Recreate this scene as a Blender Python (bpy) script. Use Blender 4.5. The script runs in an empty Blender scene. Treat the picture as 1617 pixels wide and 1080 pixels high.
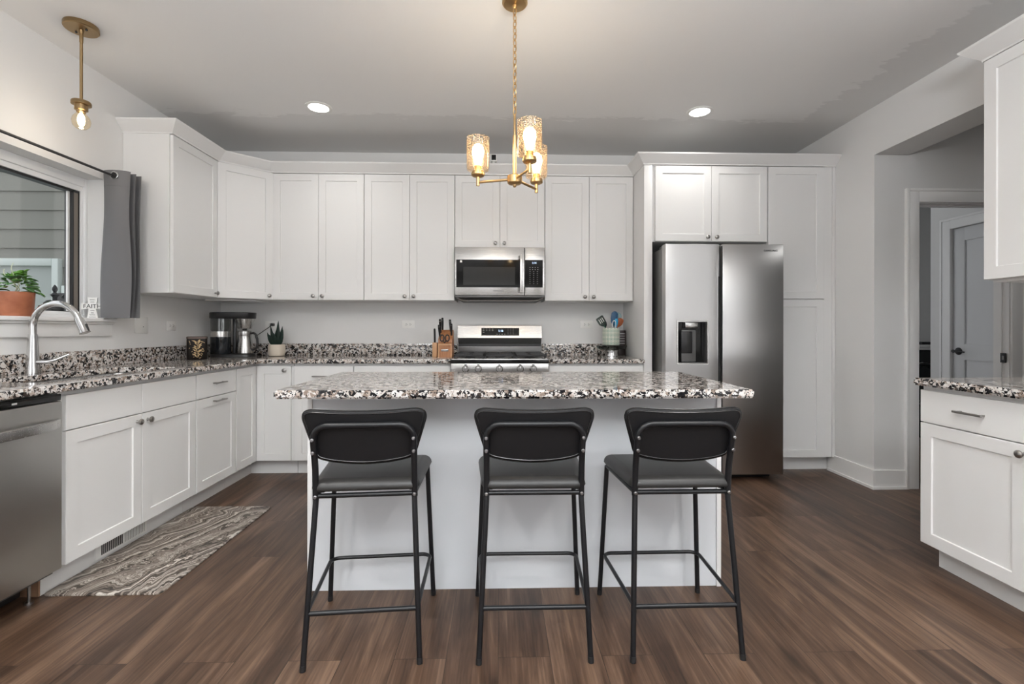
import bpy, bmesh, math, random
from mathutils import Vector, Matrix
random.seed(7)
S = bpy.context.scene
C = S.collection
R = math.radians
PI = math.pi

# ------------------------------------------------------------------ camera
F_PX = 756.4
cam_d = bpy.data.cameras.new('camera')
cam_d.sensor_fit = 'HORIZONTAL'
cam_d.sensor_width = 36.0
cam_d.lens = F_PX / 1617.0 * 36.0
cam_d.shift_y = -(540.0 - 519.27) / 1617.0
cam_d.clip_start = 0.02
cam = bpy.data.objects.new('camera', cam_d)
C.objects.link(cam)
cam.matrix_world = (Matrix.Translation((0, 0, 1.1463)) @ Matrix.Rotation(-0.0275, 4, 'Z')
                    @ Matrix.Rotation(PI / 2, 4, 'X') @ Matrix.Rotation(0.0015, 4, 'Z'))
S.camera = cam

# ------------------------------------------------------------------ light and exposure
S.view_settings.view_transform = 'Standard'
S.view_settings.look = 'None'
S.view_settings.gamma = 1.0
S.view_settings.use_curve_mapping = False
S.view_settings.exposure = 0.84
S.cycles.diffuse_bounces = 6
S.cycles.transparent_max_bounces = 16

W = bpy.data.worlds.new('overcast_sky')
S.world = W
W.use_nodes = True
W.node_tree.nodes['Background'].inputs[0].default_value = (0.95, 0.97, 1.0, 1)
W.node_tree.nodes['Background'].inputs[1].default_value = 0.8

def area(name, loc, rot, sx, sy, power, col=(1, 1, 1), shape='RECTANGLE', spread=180):
    d = bpy.data.lights.new(name, 'AREA')
    d.shape = shape
    d.size = sx
    d.size_y = sy
    d.energy = power
    d.color = col
    d.spread = R(spread)
    o = bpy.data.objects.new(name, d)
    o.location = loc
    o.rotation_euler = rot
    C.objects.link(o)
    return o

# unseen fill panels added behind the camera for soft daylight, no known openings
area('rear_fill_light', (-0.6, -5.48, 1.25), (R(90), 0, 0), 3.4, 2.1, 34, (0.97, 0.98, 1.0))
area('side_fill_light', (2.60, -1.3, 1.5), (R(90), 0, R(90)), 1.8, 1.3, 14, (0.97, 0.98, 1.0))
pw = area('kitchen_window_portal', (-2.70, 2.47, 1.63), (R(90), 0, R(-90)), 1.25, 0.86, 1.0)
pw.data.cycles.is_portal = True
# the photographer's flash, bounced off the dining-room ceiling
area('bounced_flash', (0.1, -0.9, 1.75), (R(180), 0, 0), 0.9, 0.9, 150, (0.95, 0.975, 1.0))
# out-of-view fill lights added to brighten the hallway and utility room
area('hall_fill_light', (4.0, 2.2, 2.70), (0, 0, 0), 0.3, 0.3, 2.6, (1.0, 0.99, 0.97), 'DISK')
area('utility_fill_light', (3.45, 4.5, 2.70), (0, 0, 0), 0.3, 0.3, 0.5, (0.95, 0.98, 1.0), 'DISK')
# extra fill disks added on the ceiling outside the view
for (x, y) in ((-1.3, 0.9), (1.4, 0.9), (-1.3, -1.4), (1.4, -1.4)):
    area('ceiling_disk_light', (x, y, 2.735), (0, 0, 0), 0.14, 0.14, 9, (1.0, 0.97, 0.93), 'DISK', 150)

# ------------------------------------------------------------------ materials
MATS = {}
def mat(name, col=(0.8, 0.8, 0.8), rough=0.5, metal=0.0, spec=0.5, emit=None, estr=0.0, coat=0.0):
    m = bpy.data.materials.new(name)
    m.use_nodes = True
    b = m.node_tree.nodes['Principled BSDF']
    b.inputs['Base Color'].default_value = (*col, 1)
    b.inputs['Roughness'].default_value = rough
    b.inputs['Metallic'].default_value = metal
    b.inputs['Specular IOR Level'].default_value = spec
    b.inputs['Coat Weight'].default_value = coat
    if emit:
        b.inputs['Emission Color'].default_value = (*emit, 1)
        b.inputs['Emission Strength'].default_value = estr
    MATS[name] = m
    return m

class NT:
    """small helper over a material's node tree"""
    def __init__(s, m):
        s.t = m.node_tree
        s.b = s.t.nodes['Principled BSDF']
    def n(s, typ, **kw):
        x = s.t.nodes.new(typ)
        for k, v in kw.items():
            if k in x.inputs:
                x.inputs[k].default_value = v
            else:
                setattr(x, k, v)
        return x
    def l(s, a, ao, b, bi):
        s.t.links.new(a.outputs[ao], b.inputs[bi])
    def coord(s, scale=(1, 1, 1), rot=(0, 0, 0), kind='Object', loc=(0, 0, 0)):
        tc = s.n('ShaderNodeTexCoord')
        mp = s.n('ShaderNodeMapping')
        mp.inputs['Scale'].default_value = scale
        mp.inputs['Rotation'].default_value = rot
        mp.inputs['Location'].default_value = loc
        s.l(tc, kind, mp, 'Vector')
        return mp
    def ramp(s, stops, interp='LINEAR'):
        r = s.n('ShaderNodeValToRGB')
        r.color_ramp.interpolation = interp
        e = r.color_ramp.elements
        while len(e) < len(stops):
            e.new(0.5)
        for el, (p, c) in zip(e, stops):
            el.position = p
            el.color = (*c, 1) if len(c) == 3 else c
        return r
    def bump(s, src, out, strength=0.1, dist=0.01):
        bp = s.n('ShaderNodeBump')
        bp.inputs['Strength'].default_value = strength
        bp.inputs['Distance'].default_value = dist
        s.l(src, out, bp, 'Height')
        s.l(bp, 'Normal', s.b, 'Normal')

def plaster(name, col, scale=90, strength=0.05):
    m = mat(name, col, 0.75, spec=0.25)
    t = NT(m)
    mp = t.coord()
    nz = t.n('ShaderNodeTexNoise', Scale=scale, Detail=4.0)
    t.l(mp, 'Vector', nz, 'Vector')
    t.bump(nz, 'Fac', strength, 0.004)
    return m

M_wall = plaster('painted_wall', (0.73, 0.73, 0.725))
M_ceil = plaster('painted_ceiling', (0.78, 0.78, 0.775), 60, 0.08)
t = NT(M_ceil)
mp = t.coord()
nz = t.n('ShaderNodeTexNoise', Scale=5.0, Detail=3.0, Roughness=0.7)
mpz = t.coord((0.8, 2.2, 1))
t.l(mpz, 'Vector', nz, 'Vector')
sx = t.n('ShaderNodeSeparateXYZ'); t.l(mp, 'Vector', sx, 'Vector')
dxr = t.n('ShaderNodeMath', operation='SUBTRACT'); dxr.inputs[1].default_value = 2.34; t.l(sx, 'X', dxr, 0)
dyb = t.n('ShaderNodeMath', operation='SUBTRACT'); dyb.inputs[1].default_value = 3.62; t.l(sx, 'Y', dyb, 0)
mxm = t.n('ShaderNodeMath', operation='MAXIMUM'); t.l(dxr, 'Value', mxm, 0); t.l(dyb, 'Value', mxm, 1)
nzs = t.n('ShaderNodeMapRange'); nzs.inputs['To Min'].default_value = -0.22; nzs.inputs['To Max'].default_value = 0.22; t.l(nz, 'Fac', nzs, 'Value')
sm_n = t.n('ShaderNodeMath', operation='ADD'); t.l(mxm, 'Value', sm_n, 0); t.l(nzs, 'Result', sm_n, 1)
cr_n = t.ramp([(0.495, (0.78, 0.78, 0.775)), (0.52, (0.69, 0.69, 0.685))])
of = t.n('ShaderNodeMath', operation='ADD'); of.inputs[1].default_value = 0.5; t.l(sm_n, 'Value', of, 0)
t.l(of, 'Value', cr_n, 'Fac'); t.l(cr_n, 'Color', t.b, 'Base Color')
M_trim = mat('trim_paint', (0.82, 0.82, 0.815), 0.38)
M_cab = mat('cabinet_paint', (0.735, 0.735, 0.73), 0.38)
t = NT(M_cab)
mp = t.coord((1, 1, 1)); nz = t.n('ShaderNodeTexNoise', Scale=220.0, Detail=2.0); t.l(mp, 'Vector', nz, 'Vector'); t.bump(nz, 'Fac', 0.03, 0.002)
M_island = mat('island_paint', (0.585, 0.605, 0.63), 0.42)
M_door = mat('door_paint', (0.62, 0.63, 0.64), 0.45)
M_white = mat('white_plastic', (0.80, 0.80, 0.78), 0.35)
M_vinyl = mat('white_vinyl', (0.82, 0.83, 0.84), 0.35)
M_black = mat('black_plastic', (0.012, 0.012, 0.013), 0.35)
M_dark = mat('dark_slot', (0.01, 0.01, 0.01), 0.7)
M_blackmetal = mat('black_powder_coat', (0.006, 0.0065, 0.008), 0.34, 0.0, spec=0.4)
M_iron = mat('cast_iron', (0.03, 0.03, 0.032), 0.5, 0.3)
M_blackglass = mat('black_glass', (0.010, 0.010, 0.010), 0.06, spec=0.32)
M_mwglass = mat('oven_window', (0.030, 0.030, 0.029), 0.12, spec=0.32)
M_chrome = mat('polished_chrome', (0.62, 0.62, 0.62), 0.14, 1.0)
M_knob = mat('brushed_nickel', (0.36, 0.35, 0.34), 0.28, 1.0)
M_brass = mat('brushed_brass', (0.60, 0.40, 0.19), 0.30, 1.0)
M_agedbrass = mat('aged_brass', (0.36, 0.25, 0.13), 0.32, 1.0)
M_bolt = mat('bolt_steel', (0.30, 0.30, 0.31), 0.3, 1.0)
M_lcd = mat('clock_display', (0.02, 0.03, 0.05), 0.2, emit=(0.55, 0.72, 1.0), estr=1.6)
M_print = mat('panel_print', (0.45, 0.45, 0.45), 0.5)
M_logo = mat('logo_grey', (0.10, 0.10, 0.105), 0.4, 0.6)
M_glow = mat('lamp_diffuser', (1, 1, 1), 0.5, emit=(1.0, 0.98, 0.95), estr=3.5)
M_bulb = mat('glowing_bulb', (1, 0.9, 0.7), 0.3, emit=(1.0, 0.80, 0.52), estr=16.0)
M_fil = mat('bright_bulb', (1, 0.95, 0.85), 0.3, emit=(1.0, 0.78, 0.50), estr=7.0)

def steel(name, col=(0.56, 0.555, 0.545), rough=0.27, axis='X', var=0.03):
    m = mat(name, col, rough, 1.0)
    t = NT(m)
    sc = {'X': (1.5, 180, 260), 'Z': (260, 180, 1.5), 'Y': (260, 1.5, 180)}[axis]
    mp = t.coord(sc)
    nz = t.n('ShaderNodeTexNoise', Scale=1.0, Detail=3.0)
    t.l(mp, 'Vector', nz, 'Vector')
    r = t.n('ShaderNodeMapRange')
    r.inputs['To Min'].default_value = rough - var * 0.5
    r.inputs['To Max'].default_value = rough + var * 0.5
    t.l(nz, 'Fac', r, 'Value')
    t.l(r, 'Result', t.b, 'Roughness')
    return m
M_steel = steel('brushed_steel')
M_fridge = steel('fridge_steel', (0.50, 0.495, 0.49), 0.30)
tf = NT(M_fridge)
tg = tf.n('ShaderNodeTangent', direction_type='RADIAL', axis='Z')
tf.l(tg, 'Tangent', tf.b, 'Tangent')
tf.b.inputs['Anisotropic'].default_value = 0.75
tf.b.inputs['Anisotropic Rotation'].default_value = 0.0
mpf = tf.coord((0.6, 1, 5.0))
nf_ = tf.n('ShaderNodeTexNoise', Scale=1.0, Detail=1.0); tf.l(mpf, 'Vector', nf_, 'Vector'); tf.bump(nf_, 'Fac', 0.25, 0.01)
M_dw = steel('dishwasher_steel', (0.52, 0.515, 0.50), 0.36)
M_fside = mat('fridge_side_grey', (0.16, 0.16, 0.16), 0.4, 0.5)

def granite(name):
    m = mat(name, (0.4, 0.38, 0.36), 0.07, spec=0.55)
    t = NT(m)
    mp = t.coord()
    nz = t.n('ShaderNodeTexNoise', Scale=42.0, Detail=3.0, Roughness=0.6)
    t.l(mp, 'Vector', nz, 'Vector')
    sub = t.n('ShaderNodeVectorMath', operation='SUBTRACT')
    t.l(nz, 'Color', sub, 0); sub.inputs[1].default_value = (0.5, 0.5, 0.5)
    sc = t.n('ShaderNodeVectorMath', operation='SCALE')
    sc.inputs['Scale'].default_value = 0.022
    t.l(sub, 'Vector', sc, 0)
    add = t.n('ShaderNodeVectorMath', operation='ADD')
    t.l(mp, 'Vector', add, 0); t.l(sc, 'Vector', add, 1)
    vo = t.n('ShaderNodeTexVoronoi', Scale=74.0, Randomness=1.0)
    t.l(add, 'Vector', vo, 'Vector')
    sep = t.n('ShaderNodeSeparateColor')
    t.l(vo, 'Color', sep, 'Color')
    r1 = t.ramp([(0.0, (0.012, 0.012, 0.014)), (0.25, (0.045, 0.035, 0.03)), (0.31, (0.25, 0.195, 0.16)),
                 (0.43, (0.44, 0.375, 0.33)), (0.56, (0.58, 0.54, 0.51)), (0.80, (0.66, 0.64, 0.62))], 'CONSTANT')
    t.l(sep, 'Red', r1, 'Fac')
    vo2 = t.n('ShaderNodeTexVoronoi', Scale=210.0)
    t.l(add, 'Vector', vo2, 'Vector')
    sep2 = t.n('ShaderNodeSeparateColor')
    t.l(vo2, 'Color', sep2, 'Color')
    r2 = t.ramp([(0.0, (0.02, 0.02, 0.022)), (0.13, (0.62, 0.60, 0.58)), (0.22, (0.5, 0.5, 0.5))], 'CONSTANT')
    t.l(sep2, 'Green', r2, 'Fac')
    r3 = t.ramp([(0.0, (1, 1, 1)), (0.20, (0, 0, 0))], 'CONSTANT')
    t.l(sep2, 'Green', r3, 'Fac')
    mx = t.n('ShaderNodeMix', data_type='RGBA')
    t.l(r3, 'Color', mx, 'Factor'); t.l(r1, 'Color', mx, 'A'); t.l(r2, 'Color', mx, 'B')
    t.l(mx, 'Result', t.b, 'Base Color')
    return m
M_granite = granite('speckled_granite')

def wood_floor():
    m = mat('walnut_planks', (0.1, 0.06, 0.04), 0.36, spec=0.4)
    t = NT(m)
    mp = t.coord(rot=(0, 0, R(90)))
    br = t.n('ShaderNodeTexBrick', offset=0.37, offset_frequency=2)
    br.inputs['Scale'].default_value = 1.0
    br.inputs['Brick Width'].default_value = 1.22
    br.inputs['Row Height'].default_value = 0.181
    br.inputs['Mortar Size'].default_value = 0.0011
    br.inputs['Mortar Smooth'].default_value = 0.2
    br.inputs['Color1'].default_value = (0, 0, 0, 1)
    br.inputs['Color2'].default_value = (1, 1, 1, 1)
    br.inputs['Mortar'].default_value = (0.5, 0.5, 0.5, 1)
    t.l(mp, 'Vector', br, 'Vector')
    # grain noise, shifted per plank
    mul = t.n('ShaderNodeVectorMath', operation='SCALE'); mul.inputs['Scale'].default_value = 37.0
    t.l(br, 'Color', mul, 0)
    mp2 = t.coord((9.0, 0.75, 1))
    add = t.n('ShaderNodeVectorMath', operation='ADD')
    t.l(mp2, 'Vector', add, 0); t.l(mul, 'Vector', add, 1)
    n1 = t.n('ShaderNodeTexNoise', Scale=1.6, Detail=6.0, Roughness=0.62, Distortion=0.9)
    t.l(add, 'Vector', n1, 'Vector')
    mp3 = t.coord((140.0, 3.0, 1))
    add3 = t.n('ShaderNodeVectorMath', operation='ADD')
    t.l(mp3, 'Vector', add3, 0); t.l(mul, 'Vector', add3, 1)
    n2 = t.n('ShaderNodeTexNoise', Scale=1.0, Detail=3.0)
    t.l(add3, 'Vector', n2, 'Vector')
    r = t.ramp([(0.28, (0.012, 0.0065, 0.004)), (0.40, (0.045, 0.0245, 0.0150)), (0.52, (0.088, 0.050, 0.031)), (0.68, (0.175, 0.108, 0.070))])
    mixf = t.n('ShaderNodeMix', data_type='FLOAT'); mixf.inputs['Factor'].default_value = 0.28
    t.l(n1, 'Fac', mixf, 'A'); t.l(n2, 'Fac', mixf, 'B')
    tone = t.n('ShaderNodeMapRange'); tone.inputs['To Min'].default_value = -0.06; tone.inputs['To Max'].default_value = 0.06
    t.l(br, 'Color', tone, 'Value')
    ad = t.n('ShaderNodeMath', operation='ADD')
    t.l(mixf, 'Result', ad, 0); t.l(tone, 'Result', ad, 1)
    t.l(ad, 'Value', r, 'Fac')
    # knots and cracks
    mp4 = t.coord((5.2, 1.5, 1))
    add4 = t.n('ShaderNodeVectorMath', operation='ADD')
    t.l(mp4, 'Vector', add4, 0); t.l(mul, 'Vector', add4, 1)
    vo = t.n('ShaderNodeTexVoronoi', Scale=0.9)
    t.l(add4, 'Vector', vo, 'Vector')
    kr = t.ramp([(0.0, (0.18, 0.17, 0.16)), (0.06, (0.35, 0.34, 0.33)), (0.12, (0.72, 0.71, 0.70)), (0.24, (1, 1, 1))])
    t.l(vo, 'Distance', kr, 'Fac')
    mk = t.n('ShaderNodeMix', data_type='RGBA', blend_type='MULTIPLY'); mk.inputs['Factor'].default_value = 0.8
    t.l(r, 'Color', mk, 'A'); t.l(kr, 'Color', mk, 'B')
    mm = t.n('ShaderNodeMix', data_type='RGBA')
    t.l(br, 'Fac', mm, 'Factor'); t.l(mk, 'Result', mm, 'A')
    mm.inputs['B'].default_value = (0.016, 0.010, 0.007, 1)
    t.l(mm, 'Result', t.b, 'Base Color')
    t.bump(n2, 'Fac', 0.05, 0.001)
    return m
M_floor = wood_floor()

def agate():
    m = mat('marbled_mat', (0.4, 0.36, 0.32), 0.42)
    t = NT(m)
    mp = t.coord((1, 1, 1), (0, 0, R(22)))
    nz = t.n('ShaderNodeTexNoise', Scale=2.4, Detail=4.0, Roughness=0.55, Distortion=1.6)
    t.l(mp, 'Vector', nz, 'Vector')
    sc = t.n('ShaderNodeVectorMath', operation='SCALE'); sc.inputs['Scale'].default_value = 0.36
    t.l(nz, 'Color', sc, 0)
    add = t.n('ShaderNodeVectorMath', operation='ADD')
    t.l(mp, 'Vector', add, 0); t.l(sc, 'Vector', add, 1)
    sp = t.n('ShaderNodeSeparateXYZ'); t.l(add, 'Vector', sp, 'Vector')
    n2 = t.n('ShaderNodeTexNoise', noise_dimensions='1D', Scale=1.0, Detail=5.0, Roughness=0.72)
    ml = t.n('ShaderNodeMath', operation='MULTIPLY'); ml.inputs[1].default_value = 38.0
    t.l(sp, 'X', ml, 0); t.l(ml, 'Value', n2, 'W')
    r = t.ramp([(0.30, (0.010, 0.008, 0.007)), (0.41, (0.050, 0.040, 0.033)), (0.48, (0.17, 0.140, 0.115)), (0.545, (0.27, 0.232, 0.20)), (0.60, (0.66, 0.62, 0.56)), (0.66, (0.09, 0.075, 0.062))])
    t.l(n2, 'Fac', r, 'Fac')
    t.l(r, 'Color', t.b, 'Base Color')
    return m
M_mat = agate()

def leather():
    m = mat('black_leatherette', (0.008, 0.008, 0.009), 0.45, spec=0.28)
    t = NT(m)
    mp = t.coord()
    v = t.n('ShaderNodeTexVoronoi', Scale=420.0)
    t.l(mp, 'Vector', v, 'Vector'); t.bump(v, 'Distance', 0.12, 0.001)
    return m
M_leather = leather()
M_pipe = mat('black_piping', (0.014, 0.014, 0.015), 0.22, spec=0.6)
M_seat = mat('dark_grey_leatherette', (0.024, 0.0235, 0.023), 0.42, spec=0.45)

def woodgrain(name, c1, c2, scale=(3, 60, 60), rough=0.45):
    m = mat(name, c1, rough)
    t = NT(m)
    mp = t.coord(scale)
    nz = t.n('ShaderNodeTexNoise', Scale=1.0, Detail=4.0, Distortion=0.6)
    t.l(mp, 'Vector', nz, 'Vector')
    r = t.ramp([(0.3, c1), (0.7, c2)])
    t.l(nz, 'Fac', r, 'Fac'); t.l(r, 'Color', t.b, 'Base Color')
    return m
M_block = woodgrain('oak_block', (0.30, 0.12, 0.045), (0.46, 0.21, 0.09), (60, 60, 8))
M_lightwood = woodgrain('light_beech', (0.46, 0.25, 0.12), (0.58, 0.34, 0.18), (50, 50, 6))
M_terra = woodgrain('burnished_terracotta', (0.30, 0.095, 0.045), (0.42, 0.15, 0.075), (14, 14, 20), 0.42)
M_bare = mat('raw_plywood_edge', (0.30, 0.17, 0.10), 0.6)

def fabric():
    m = mat('grey_curtain_cloth', (0.155, 0.155, 0.16), 0.62, spec=0.3)
    b = m.node_tree.nodes['Principled BSDF']
    b.inputs['Sheen Weight'].default_value = 0.4
    b.inputs['Sheen Roughness'].default_value = 0.35
    t = NT(m)
    mp = t.coord((500, 500, 500))
    nz = t.n('ShaderNodeTexNoise', Scale=1.0, Detail=1.0)
    t.l(mp, 'Vector', nz, 'Vector'); t.bump(nz, 'Fac', 0.06, 0.001)
    return m
M_curtain = fabric()

def seeded_glass(name, tint=(1, 0.95, 0.88), seeds=True):
    m = mat(name, tint, 0.05)
    t = NT(m)
    out = t.t.nodes['Material Output']
    tr = t.n('ShaderNodeBsdfTransparent'); tr.inputs['Color'].default_value = (*tint, 1)
    gl = t.n('ShaderNodeBsdfGlossy'); gl.inputs['Roughness'].default_value = 0.06
    lw = t.n('ShaderNodeLayerWeight', Blend=0.5)
    pw_n = t.n('ShaderNodeMath', operation='POWER'); pw_n.inputs[1].default_value = 4.0
    t.l(lw, 'Facing', pw_n, 0)
    fr = t.n('ShaderNodeMapRange'); fr.inputs['To Min'].default_value = 0.04; fr.inputs['To Max'].default_value = 0.75
    t.l(pw_n, 'Value', fr, 'Value')
    mx = t.n('ShaderNodeMixShader')
    t.l(fr, 'Result', mx, 'Fac'); t.l(tr, 'BSDF', mx, 1); t.l(gl, 'BSDF', mx, 2)
    last = mx
    if seeds:
        mp = t.coord()
        v = t.n('ShaderNodeTexVoronoi', Scale=200.0)
        t.l(mp, 'Vector', v, 'Vector')
        r = t.ramp([(0.0, (0.75, 0.75, 0.75)), (0.30, (0.5, 0.5, 0.5)), (0.36, (0.0, 0.0, 0.0))])
        t.l(v, 'Distance', r, 'Fac')
        df = t.n('ShaderNodeBsdfTranslucent'); df.inputs['Color'].default_value = (0.34, 0.26, 0.18, 1)
        d2 = t.n('ShaderNodeBsdfDiffuse'); d2.inputs['Color'].default_value = (0.34, 0.26, 0.18, 1)
        ms = t.n('ShaderNodeMixShader'); ms.inputs['Fac'].default_value = 0.5
        t.l(df, 'BSDF', ms, 1); t.l(d2, 'BSDF', ms, 2)
        m2 = t.n('ShaderNodeMixShader')
        t.l(r, 'Color', m2, 'Fac'); t.l(mx, 'Shader', m2, 1); t.l(ms, 'Shader', m2, 2)
        last = m2
    t.l(last, 'Shader', out, 'Surface')
    return m
M_seed = seeded_glass('seeded_glass')
M_glass = seeded_glass('clear_glass', (0.97, 0.98, 0.98), False)
M_smoke = seeded_glass('smoky_clear_plastic', (0.72, 0.73, 0.73), False)
M_dish = seeded_glass('grey_glass', (0.55, 0.60, 0.58), False)

M_siding = mat('grey_green_siding', (0.235, 0.235, 0.212), 0.7)
t = NT(M_siding); mp = t.coord((1.5, 40, 60)); nz = t.n('ShaderNodeTexNoise', Scale=1.0, Detail=4.0); t.l(mp, 'Vector', nz, 'Vector'); t.bump(nz, 'Fac', 0.15, 0.004)
M_outtrim = mat('pale_green_white_trim', (0.62, 0.68, 0.66), 0.5)
M_outpane = mat('pale_window_shade', (0.40, 0.44, 0.425), 0.3)
M_ground = mat('outdoor_ground', (0.25, 0.26, 0.22), 0.9)

# ------------------------------------------------------------------ mesh helpers
WLOC = {}
class MB:
    """collects shapes in world (or prototype) coordinates; build() links ONE mesh object"""
    def __init__(s, M=None):
        s.bm = bmesh.new()
        s.M = M or Matrix.Identity(4)
    def _add(s, verts):
        for v in verts:
            v.co = s.M @ v.co
        return s
    def box(s, x0, x1, y0, y1, z0, z1, bev=0.0, seg=2):
        b = bmesh.new()
        r = bmesh.ops.create_cube(b, size=1.0)
        for v in b.verts:
            v.co = Vector(((x0 + x1) / 2 + v.co.x * (x1 - x0), (y0 + y1) / 2 + v.co.y * (y1 - y0), (z0 + z1) / 2 + v.co.z * (z1 - z0)))
        if bev > 0:
            bmesh.ops.bevel(b, geom=list(b.edges), offset=min(bev, 0.49 * min(abs(x1 - x0), abs(y1 - y0), abs(z1 - z0))), segments=seg, profile=0.5, affect='EDGES')
        return s.merge(b)
    def merge(s, b):
        vm = {}
        for v in b.verts:
            vm[v] = s.bm.verts.new(s.M @ v.co)
        for f in b.faces:
            try:
                s.bm.faces.new([vm[v] for v in f.verts])
            except ValueError:
                pass
        b.free()
        return s
    def rings(s, rings, cap0=True, cap1=True, closed=True):
        """list of rings (each a list of points) bridged in order"""
        vs = [[s.bm.verts.new(s.M @ Vector(p)) for p in r] for r in rings]
        n = len(vs[0])
        for a, b in zip(vs[:-1], vs[1:]):
            for i in range(n if closed else n - 1):
                j = (i + 1) % n
                s.bm.faces.new((a[i], a[j], b[j], b[i]))
        if cap0:
            s.bm.faces.new(list(reversed(vs[0])))
        if cap1:
            s.bm.faces.new(vs[-1])
        return s
    def lathe(s, prof, c=(0, 0, 0), seg=32, axis='Z', cap0=True, cap1=True):
        rs = []
        for (r, h) in prof:
            ring = []
            for i in range(seg):
                a = 2 * PI * i / seg
                p = (r * math.cos(a), r * math.sin(a), h)
                if axis == 'X':
                    p = (p[2], p[0], p[1])
                elif axis == 'Y':
                    p = (p[0], p[2], p[1])
                elif axis == '-Y':
                    p = (p[0], -p[2], p[1])
                ring.append((c[0] + p[0], c[1] + p[1], c[2] + p[2]))
            rs.append(ring)
        return s.rings(rs, cap0, cap1)
    def tube(s, pts, r, seg=12, closed=False, r_end=None, cap=True):
        pts = [Vector(p) for p in pts]
        n = len(pts)
        rs = []
        up = None
        for i, p in enumerate(pts):
            if closed:
                d = (pts[(i + 1) % n] - pts[i - 1]).normalized()
            elif i == 0:
                d = (pts[1] - pts[0]).normalized()
            elif i == n - 1:
                d = (pts[-1] - pts[-2]).normalized()
            else:
                d = ((pts[i + 1] - p).normalized() + (p - pts[i - 1]).normalized()).normalized()
            if up is None:
                up = Vector((0, 0, 1)) if abs(d.z) < 0.9 else Vector((0, 1, 0))
            a = d.cross(up).normalized()
            b = a.cross(d).normalized()
            up = b
            rr = r if r_end is None else r + (r_end - r) * i / (n - 1)
            rs.append([p + rr * (math.cos(2 * PI * k / seg) * a + math.sin(2 * PI * k / seg) * b) for k in range(seg)])
        if closed:
            rs.append(rs[0])
            return s.rings(rs, False, False)
        return s.rings(rs, cap, cap)
    def sphere(s, c, r, sc=(1, 1, 1), seg=20):
        b = bmesh.new()
        bmesh.ops.create_uvsphere(b, u_segments=seg, v_segments=seg // 2, radius=r)
        for v in b.verts:
            v.co = Vector((c[0] + v.co.x * sc[0], c[1] + v.co.y * sc[1], c[2] + v.co.z * sc[2]))
        return s.merge(b)
    def prism(s, poly, z0, z1, bev=0.0):
        b = bmesh.new()
        f = b.faces.new([b.verts.new((p[0], p[1], z0)) for p in poly])
        r = bmesh.ops.extrude_face_region(b, geom=[f])
        for v in r['geom']:
            if isinstance(v, bmesh.types.BMVert):
                v.co.z = z1
        bmesh.ops.recalc_face_normals(b, faces=b.faces)
        if bev:
            bmesh.ops.bevel(b, geom=[e for e in b.edges if len(e.link_faces) == 2 and e.calc_face_angle(0) > 0.9], offset=bev, segments=2, affect='EDGES')
        return s.merge(b)
    def cells(s, xs, ys, skip, z0, z1, bev=0.006):
        """slab from a grid of cells; skip(i,j) leaves a hole"""
        b = bmesh.new()
        V = {}
        def v(i, j):
            if (i, j) not in V:
                V[(i, j)] = b.verts.new((xs[i], ys[j], z0))
            return V[(i, j)]
        fs = []
        for i in range(len(xs) - 1):
            for j in range(len(ys) - 1):
                if not skip(i, j):
                    fs.append(b.faces.new((v(i, j), v(i + 1, j), v(i + 1, j + 1), v(i, j + 1))))
        r = bmesh.ops.extrude_face_region(b, geom=fs)
        for x in r['geom']:
            if isinstance(x, bmesh.types.BMVert):
                x.co.z = z1
        bmesh.ops.recalc_face_normals(b, faces=b.faces)
        if bev:
            es = [e for e in b.edges if len(e.link_faces) == 2 and e.calc_face_angle(0) > 0.9]
            bmesh.ops.bevel(b, geom=es, offset=bev, segments=3, profile=0.6, affect='EDGES')
        return s.merge(b)
    def build(s, name, material, parent=None, smooth=True, angle=38):
        bmesh.ops.recalc_face_normals(s.bm, faces=s.bm.faces)
        me = bpy.data.meshes.new(name)
        off = WLOC.get(parent.name, Vector((0, 0, 0))) if parent else Vector((0, 0, 0))
        for v in s.bm.verts:
            v.co -= off
        s.bm.to_mesh(me)
        s.bm.free()
        if smooth:
            me.shade_smooth()
            me.set_sharp_from_angle(angle=R(angle))
        me.materials.append(material)
        o = bpy.data.objects.new(name, me)
        C.objects.link(o)
        if parent:
            o.parent = parent
            WLOC[o.name] = off
        return o

def tag(o, label, cat, group=None):
    o['label'] = label
    o['category'] = cat
    if group:
        o['group'] = group
    return o

def thing(name, label, cat, loc=(0, 0, 0), group=None, rz=0.0):
    o = bpy.data.objects.new(name, None)
    o.empty_display_size = 0.05
    C.objects.link(o)
    o.location = loc
    o.rotation_euler = (0, 0, rz)
    WLOC[o.name] = Vector(loc)
    return tag(o, label, cat, group)

def struct(name, mb, m, parent=None, **k):
    o = mb.build(name, m, parent, **k)
    if not parent:
        o['kind'] = 'structure'
    return o

def lab(o, text):
    o['label'] = text
    return o

def copy_tree(o, parent=None):
    c = o.copy()
    C.objects.link(c)
    if parent:
        c.parent = parent
    for ch in list(o.children):
        copy_tree(ch, c)
    return c

def rect_frame(o, u, n):
    """matrix: local x along u, local y along z-up, local z along outward normal n"""
    u = Vector(u).normalized(); n = Vector(n).normalized(); v = Vector((0, 0, 1))
    M = Matrix(((u.x, v.x, n.x, o[0]), (u.y, v.y, n.y, o[1]), (u.z, v.z, n.z, o[2]), (0, 0, 0, 1)))
    return M

def panel_rings(mb, w, h, th, fr, rec=0.007, bev=0.0018):
    def rr(i, z):
        return [(i, i, z), (w - i, i, z), (w - i, h - i, z), (i, h - i, z)]
    rs = [rr(0, 0), rr(0, th - bev), rr(bev, th)]
    if fr:
        rs += [rr(fr, th), rr(fr + 0.0025, th - rec)]
    mb.rings(rs)
    return mb

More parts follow.
